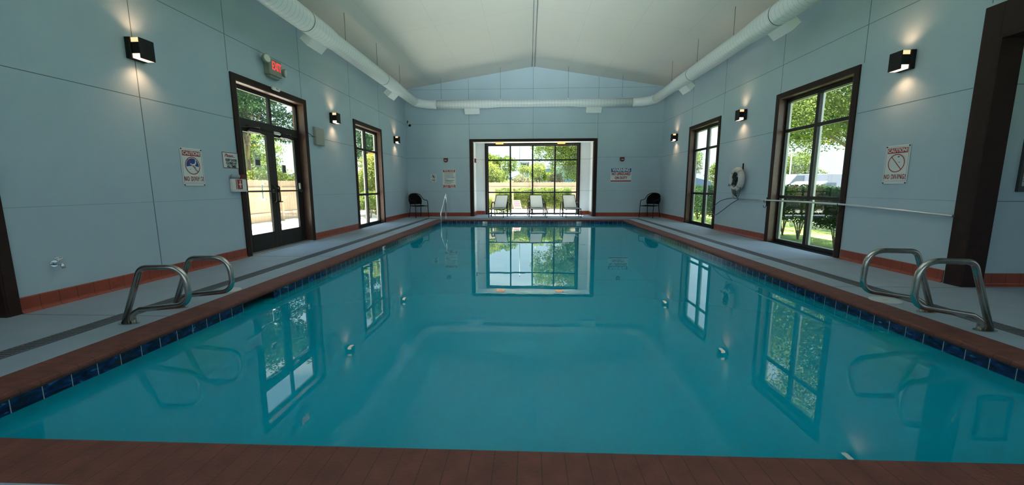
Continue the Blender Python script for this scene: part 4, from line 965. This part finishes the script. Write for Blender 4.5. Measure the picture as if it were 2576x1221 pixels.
def leaves(n, pts_fn, size, seed):
    """leaf quads scattered through a volume"""
    rng = np.random.default_rng(seed); n = int(n * 2.6); size *= .58; c = pts_fn(rng, n)
    a = rng.normal(size=(n, 3)); a /= np.linalg.norm(a, axis=1)[:, None]; u = rng.normal(size=(n, 3)); u -= (u*a).sum(1)[:, None]*a; u /= np.linalg.norm(u, axis=1)[:, None]; w = np.cross(a, u)
    s = size*rng.uniform(.6, 1.3, size=(n, 1))
    v = np.stack([c - u*s, c + w*s*.45 - u*s*.1, c + u*s, c - w*s*.45 - u*s*.1], 1).reshape(-1, 3)
    return v
def leaf_obj(name, parent, v, m):
    me = bpy.data.meshes.new(name); n = len(v)//4
    me.vertices.add(len(v)); me.vertices.foreach_set('co', v.astype(np.float32).ravel()); me.loops.add(len(v)); me.loops.foreach_set('vertex_index', np.arange(len(v), dtype=np.int32))
    me.polygons.add(n); me.polygons.foreach_set('loop_start', np.arange(n, dtype=np.int32)*4); me.polygons.foreach_set('loop_total', np.full(n, 4, dtype=np.int32)); me.materials.append(m); me.update(); me.validate()
    o = bpy.data.objects.new(name, me); COL.objects.link(o); o.parent = parent; return o
def blobs(bl):
    """bl: list of (x,y,z,rx,ry,rz) ellipsoids; leaves gather near their surfaces in clumps"""
    def f(rng, n):
        w = np.array([q[3]*q[4] for q in bl]); w = w/w.sum(); k = rng.choice(len(bl), n, p=w); B = np.array(bl)[k]
        d = rng.normal(size=(n, 3)); d /= np.linalg.norm(d, axis=1)[:, None]; r = rng.uniform(.45, 1.05, size=(n, 1))**.6
        r *= 1 + .12*np.sin(d[:, :1]*9 + k[:, None]) + .1*np.sin(d[:, 2:]*11 + 2*k[:, None])
        return B[:, :3] + d*r*B[:, 3:]
    return f
def boxpts(x0, x1, y0, y1, z0, z1):
    def f(rng, n):
        p = rng.uniform(size=(n, 3)); p[:, 2] = p[:, 2]**.8; q = np.array([x0, y0, z0]) + p*np.array([x1-x0, y1-y0, z1-z0])
        q[:, 2] += .05*np.sin(q[:, 0]*7 + q[:, 1]*5) ; return q
    return f
def tree(name, x, y, h, cr, n, m, label, seed, size=.09, trunk=.09, lean=(0, 0), low=.35, cat='tree', group=None, nb=9, flat=.75):
    t = empty(name, (x, y, GZ)); tag(t, label, cat, group); rng = random.Random(seed)
    top = Vector((lean[0], lean[1], h*.7)); pts = [(0, 0, 0), (lean[0]*.3 + .04, lean[1]*.3, h*.25), (lean[0]*.7, lean[1]*.7, h*.5), top]
    b = MB(); b.tube(cr_(pts, 5), [trunk*(1 - .6*i/15) for i in range(16)], M['bark'], 10)
    bl = []
    for i in range(nb):
        a = 2*math.pi*i/nb + rng.uniform(-.3, .3); q = rng.uniform(.25, .75)*cr; z = h*(low + (1 - low)*rng.uniform(.15, .85)); rr = cr*rng.uniform(.32, .52)
        c = (lean[0]*z/h*1.2 + q*math.cos(a), lean[1]*z/h*1.2 + q*math.sin(a), z); bl.append((*c, rr, rr, rr*flat))
        s = Vector(cr_(pts, 5)[rng.randint(6, 13)]); b.tube([s, s.lerp(Vector(c), .5) + Vector((0, 0, .08)), c], [trunk*.38, trunk*.25, trunk*.1], M['bark'], 6)
    bl.append((lean[0], lean[1], h*.88, cr*.5, cr*.5, h*.14))
    b.build('trunk', t); leaf_obj('foliage', t, leaves(n, blobs(bl), size, seed), m); return t
def hedge(name, x0, x1, y0, y1, z0, z1, n, m, label, seed, size=.05, stems=(), cat='hedge'):
    t = empty(name, ((x0+x1)/2, (y0+y1)/2, GZ)); tag(t, label, cat); ox, oy = (x0+x1)/2, (y0+y1)/2
    leaf_obj('foliage', t, leaves(n, boxpts(x0-ox, x1-ox, y0-oy, y1-oy, z0, z1), size, seed), m); b = MB(); rng = random.Random(seed)
    for sx, sy in stems:
        for k in range(7):
            a = rng.uniform(0, 6.28); b.tube([(sx-ox, sy-oy, 0), (sx-ox + .08*math.cos(a), sy-oy + .08*math.sin(a), z0*.7 + .05), (sx-ox + .35*math.cos(a), sy-oy + .35*math.sin(a), z0 + .35)], [.016, .012, .006], M['bark'], 6)
    if stems: b.build('stems', t)
    return t
# far window view
hedge('hedge', -1.62, -.90, 17.1, 17.8, .05, 1.12, 2600, M['leaf'], 'leafy green shrub behind the left lounge chair, outside the glass', 1, .055)
hedge('hedge', -.82, 1.72, 17.3, 17.9, .30, 1.13, 6500, M['leaf'], 'long leafy hedge behind the middle and right lounge chairs, outside the glass', 2, .055, [(-.1, 17.6), (.7, 17.6), (1.4, 17.6)])
hedge('flower_bush', -2.15, -1.72, 16.7, 17.1, 0, .72, 900, M['leafy'], 'bright yellow green bush at the left foot of the far window', 3, .05, cat='bush')
tree('round_bush', -2.7, 23.5, 2.65, 1.55, 12000, M['leafy'], 'big round yellow green bush behind the fence on the left', 4, .07, low=.15, cat='bush', nb=11)
tree('broadleaf_tree', -2.85, 28, 3.35, 1.7, 9000, M['leaf'], 'green tree standing behind the round bush, far window view', 5, .10)
tree('broadleaf_tree', 3.3, 23.0, 5.9, 2.9, 24000, M['leaf'], 'large leaning tree filling the right half of the far window view', 6, .085, trunk=.14, lean=(-.2, 0), low=.22, nb=17)
tree('broadleaf_tree', 4.4, 28.5, 4.2, 2.0, 9000, M['leafd'], 'dark green tree low behind the leaning tree', 7, .10, low=.1)
tree('pale_bush', -.55, 21.9, 1.85, .95, 3600, M['leafp'], 'cream tinted leafy bush behind the fence, middle of the far window', 8, .075, low=.2, cat='bush', flat=.5)
tree('pale_bush', -4.1, 22.0, 1.8, .9, 2500, M['leafp'], 'cream tinted leafy bush behind the fence at its left end', 9, .075, low=.2, cat='bush', flat=.5)
tree('pale_bush', 1.35, 21.9, 1.9, .8, 3800, M['leafp'], 'cream tinted leafy bush behind the fence, right of centre', 10, .075, low=.2, cat='bush', flat=.5)
tree('yellow_bush', .45, 26.8, 2.75, 1.2, 5200, M['leafy'], 'yellow green bush behind the cream bushes, centre right', 12, .08, low=.2, cat='bush')
# pole sign
t = empty('pole_sign', (-.45, 30, GZ)); tag(t, 'grey road sign box with a pale V shaped mark on posts, seen over the fence', 'sign')
sgm = mat('sign_grey_board', (.07, .08, .11), .6)
b = MB(); b.box(-.28, .28, -.08, .08, 2.30, 2.95, sgm); b.build('sign_box', t); b = MB(); b.box(-.33, -.27, -.05, .05, 0, 3.01, M['grey']); b.box(.27, .33, -.05, .05, 0, 3.01, M['grey']); b.box(-.33, .33, -.05, .05, 2.97, 3.05, M['grey']); b.build('sign_posts', t)
b = MB(); b.tube([(-.13, -.09, 2.75), (0, -.09, 2.53), (.13, -.09, 2.75)], .028, M['paper'], 6); b.build('sign_mark', t)
for x, y, h, l in ((-.86, 31, 6.0, 'thin grey flagpole left of the road sign'), (.55, 40, 5.2, 'slender street light pole right of the road sign'), (9.5, 0, 0, '')):
    if not h: continue
    t = empty('light_pole', (x, y, GZ)); tag(t, l, 'pole'); b = MB(); b.tube([(0, 0, 0), (0, 0, h)], [.05, .03], M['grey'], 8); b.build('pole_shaft', t); b = MB(); b.cyl((0, 0, h), (0, 0, 1), .05, .06, M['grey'], 8); b.build('pole_cap', t)
b = MB(); hp = [(-60, 0), (-30, 3.5), (-8, 4.2), (6, 7.5), (14, 8.5), (26, 6.4), (45, 7.8), (80, 0)]
b.prism([(p, q) for p, q in hp], 'Y', 150, 175, M['hill']); tag(b.build('distant_hill'), 'hazy blue hill far beyond the trees', 'hill', kind='structure')
# red and white patio chair outside
t = empty('patio_chair', (-.62, 16.65, GZ + .05), R(20)); tag(t, 'white framed patio chair with red striped sling outside the far window', 'patio chair'); t.scale = (.72, .72, .72)
b = MB()
for sg in (-1, 1): b.tube(fillet([(sg*.22, -.25, 0), (sg*.22, -.05, .40), (sg*.22, .25, .82)], .05), .014, M['white'], 8); b.tube([(sg*.22, .22, 0), (sg*.22, -.12, .42)], .014, M['white'], 8)
b.tube([(-.22, .25, .82), (.22, .25, .82)], .014, M['white'], 8); b.tube([(-.22, -.2, .40), (.22, -.2, .40)], .014, M['white'], 8); b.build('chair_frame', t)
rs = lines(mat('red_stripe_fabric', (.30, .05, .04), .8), 'Z', .11, .05, (.34, .33, .31))
b = MB(); b.add([(-.21, -.04, .42), (.21, -.04, .42), (.21, .24, .81), (-.21, .24, .81), (-.21, -.03, .412), (.21, -.03, .412), (.21, .25, .802), (-.21, .25, .802)], [(0,1,2,3),(7,6,5,4),(0,4,5,1),(1,5,6,2),(2,6,7,3),(3,7,4,0)], rs); b.build('back_sling', t)
b = MB(); b.box(-.21, .21, -.24, -.02, .40, .412, rs); b.build('seat_sling', t)

# left side views
hedge('hedge', -10.1, -9.25, 8, 18.4, .6, 1.78, 9000, M['leafy'], 'sunny yellow green hedge rising over the patio fence outside the door', 21, .07)
tree('broadleaf_tree', -11.2, 9.9, 6.2, 2.4, 14000, M['leafd'], 'dark green tree behind the patio fence, nearer the viewer, outside the double door', 22, .10, low=.42, trunk=.12)
tree('broadleaf_tree', -11.6, 15.8, 6.5, 2.6, 12000, M['leafd'], 'dark green tree behind the patio fence, farther one outside the double door', 23, .10, low=.45, trunk=.12)
tree('broadleaf_tree', -15.5, 19.5, 4.6, 2.4, 8000, M['leaf'], 'mid green tree far behind the patio fence', 24, .11, low=.2)
tree('maple_shrub', -6.7, 16.6, 2.55, 1.15, 5200, M['leafy'], 'yellow green maple outside the left window', 25, .075, low=.15, cat='shrub', trunk=.05)
tree('maple_shrub', -7.3, 18.6, 2.9, 1.0, 5200, M['leafo'], 'maple with orange tipped leaves outside the left window', 26, .075, low=.35, cat='shrub', trunk=.05)
tree('broadleaf_tree', -9.2, 24.0, 7.0, 2.9, 13000, M['leafd'], 'tall dark green tree behind the maples outside the left window', 27, .11, low=.3)
tree('leafy_shrub', -6.3, 15.0, 1.05, .75, 2600, M['leaf'], 'low green shrub at the foot of the maples', 28, .06, low=.1, cat='shrub', trunk=.03)
# right side views
hedge('hedge', 5.75, 6.65, 8.75, 10.6, .42, 1.22, 9000, M['leafd'], 'clipped green hedge on bare stems outside the near right window, far half', 31, .042, [(6.1, 9.3), (6.25, 10.1)])
hedge('hedge', 5.65, 6.35, 7.35, 8.7, .42, 1.17, 7000, M['leafd'], 'clipped green hedge on bare stems outside the near right window, near half', 32, .042, [(5.95, 8.0)])
hedge('hedge', 5.75, 6.75, 12.6, 17.5, .18, 1.22, 14000, M['leafd'], 'long clipped green hedge outside the far right window', 33, .045, [(6.2, 13.5), (6.2, 15)])
b = MB(); b.box(8.0, 8.25, 2, 40, GZ, GZ + .16, M['patio']); struct(b.build('ground_kerb'))
tree('broadleaf_tree', 9.3, 12.0, 6.2, 3.1, 20000, M['leaf'], 'leafy street tree close outside the near right window', 34, .085, low=.42, trunk=.13, nb=15)
for i, (x, y, h, c, l) in enumerate(((32.5, 68, 5.2, 3.4, 'hazy tree beyond the car park, leftmost'), (38, 58, 5.8, 3.2, 'hazy tree beyond the car park, second from left'), (42, 50.5, 5.5, 3.4, 'hazy tree beyond the car park, behind the truck cab'), (44.5, 42.5, 4.6, 3.0, 'hazy tree beyond the car park, rightmost'), (28, 75, 8.5, 4.0, 'tall hazy tree seen through the far right window'), (21.0, 82, 7.5, 4.0, 'hazy tree at the left of the far right window'))):
    tree('broadleaf_tree', x, y, h, c, 4500, M['leaf'], l, 40 + i, .22, low=.15, group='trees beyond the car park')
# trailer, truck and van
def vehicle(name, loc, rz, L_, H_, W_, cab, label, cat):
    t = empty(name, loc, rz); tag(t, label, cat); b = MB()
    if cab == 'trailer':
        b.box(0, L_, -W_/2, W_/2, .9, H_, M['van'], .04); b.build('trailer_box', t); b = MB(); b.box(.3, L_ - .3, -W_/2 + .2, W_/2 - .2, .7, .9, M['tyre']); b.build('chassis', t)
    else:
        prof = [(0, .35), (L_, .35), (L_, .85), (L_ - .15, 1.0), (L_ - 1.1, 1.12), (L_ - 2.0, H_), (L_ - 4.2 if L_ > 4.6 else .5, H_), (0, 1.1)]
        b.prism([(p, q) for p, q in prof], 'Y', -W_/2, W_/2, M['van']); b.build('body', t)
        b = MB(); gm = mat('vehicle_glass', (.10, .13, .16), .1)
        b.prism([(L_ - 1.25, 1.15), (L_ - 2.02, H_ - .08), (L_ - 2.7, H_ - .08), (L_ - 2.7, 1.15)], 'Y', -W_/2 - .01, W_/2 + .01, gm); b.build('side_glass', t)
    for x in ((1.2, 2.3, L_ - 1.2) if cab == 'trailer' else (.9, L_ - .95)):
        for sg in (-1, 1):
            b = MB(); b.cyl((x, sg*(W_/2 - .02) - (.12 if sg > 0 else -.12)*1, .42), (0, sg, 0), .42, .13, M['tyre'], 20); b.build('wheel', t)
vehicle('semi_trailer', (23.5, 46, GZ + .03), R(-36), 11, 2.35, 2.4, 'trailer', 'long white trailer parked beyond the hedge outside the right windows', 'trailer')
vehicle('parked_van', (20.5, 29.2, GZ + .03), R(-160), 5.4, 1.95, 1.9, 'van', 'white van parked beside the trailer, outside the near right window', 'van')
vehicle('parked_car', (18.6, 24.6, GZ + .03), R(-160), 4.5, 1.45, 1.8, 'car', 'white car parked in front of the white van', 'car')
t = empty('lamp_post', (22.5, 35.5, GZ)); tag(t, 'thin parking lot lamp post with two heads outside the near right window', 'lamp post'); b = MB(); b.tube([(0, 0, 0), (0, 0, 3.9)], [.06, .04], M['white'], 8); b.build('post_shaft', t)
b = MB(); b.box(-.5, -.12, -.08, .08, 3.82, 3.90, M['grey']); b.box(.12, .5, -.08, .08, 3.82, 3.90, M['grey']); b.box(-.12, .12, -.03, .03, 3.84, 3.88, M['grey']); b.build('lamp_head', t)
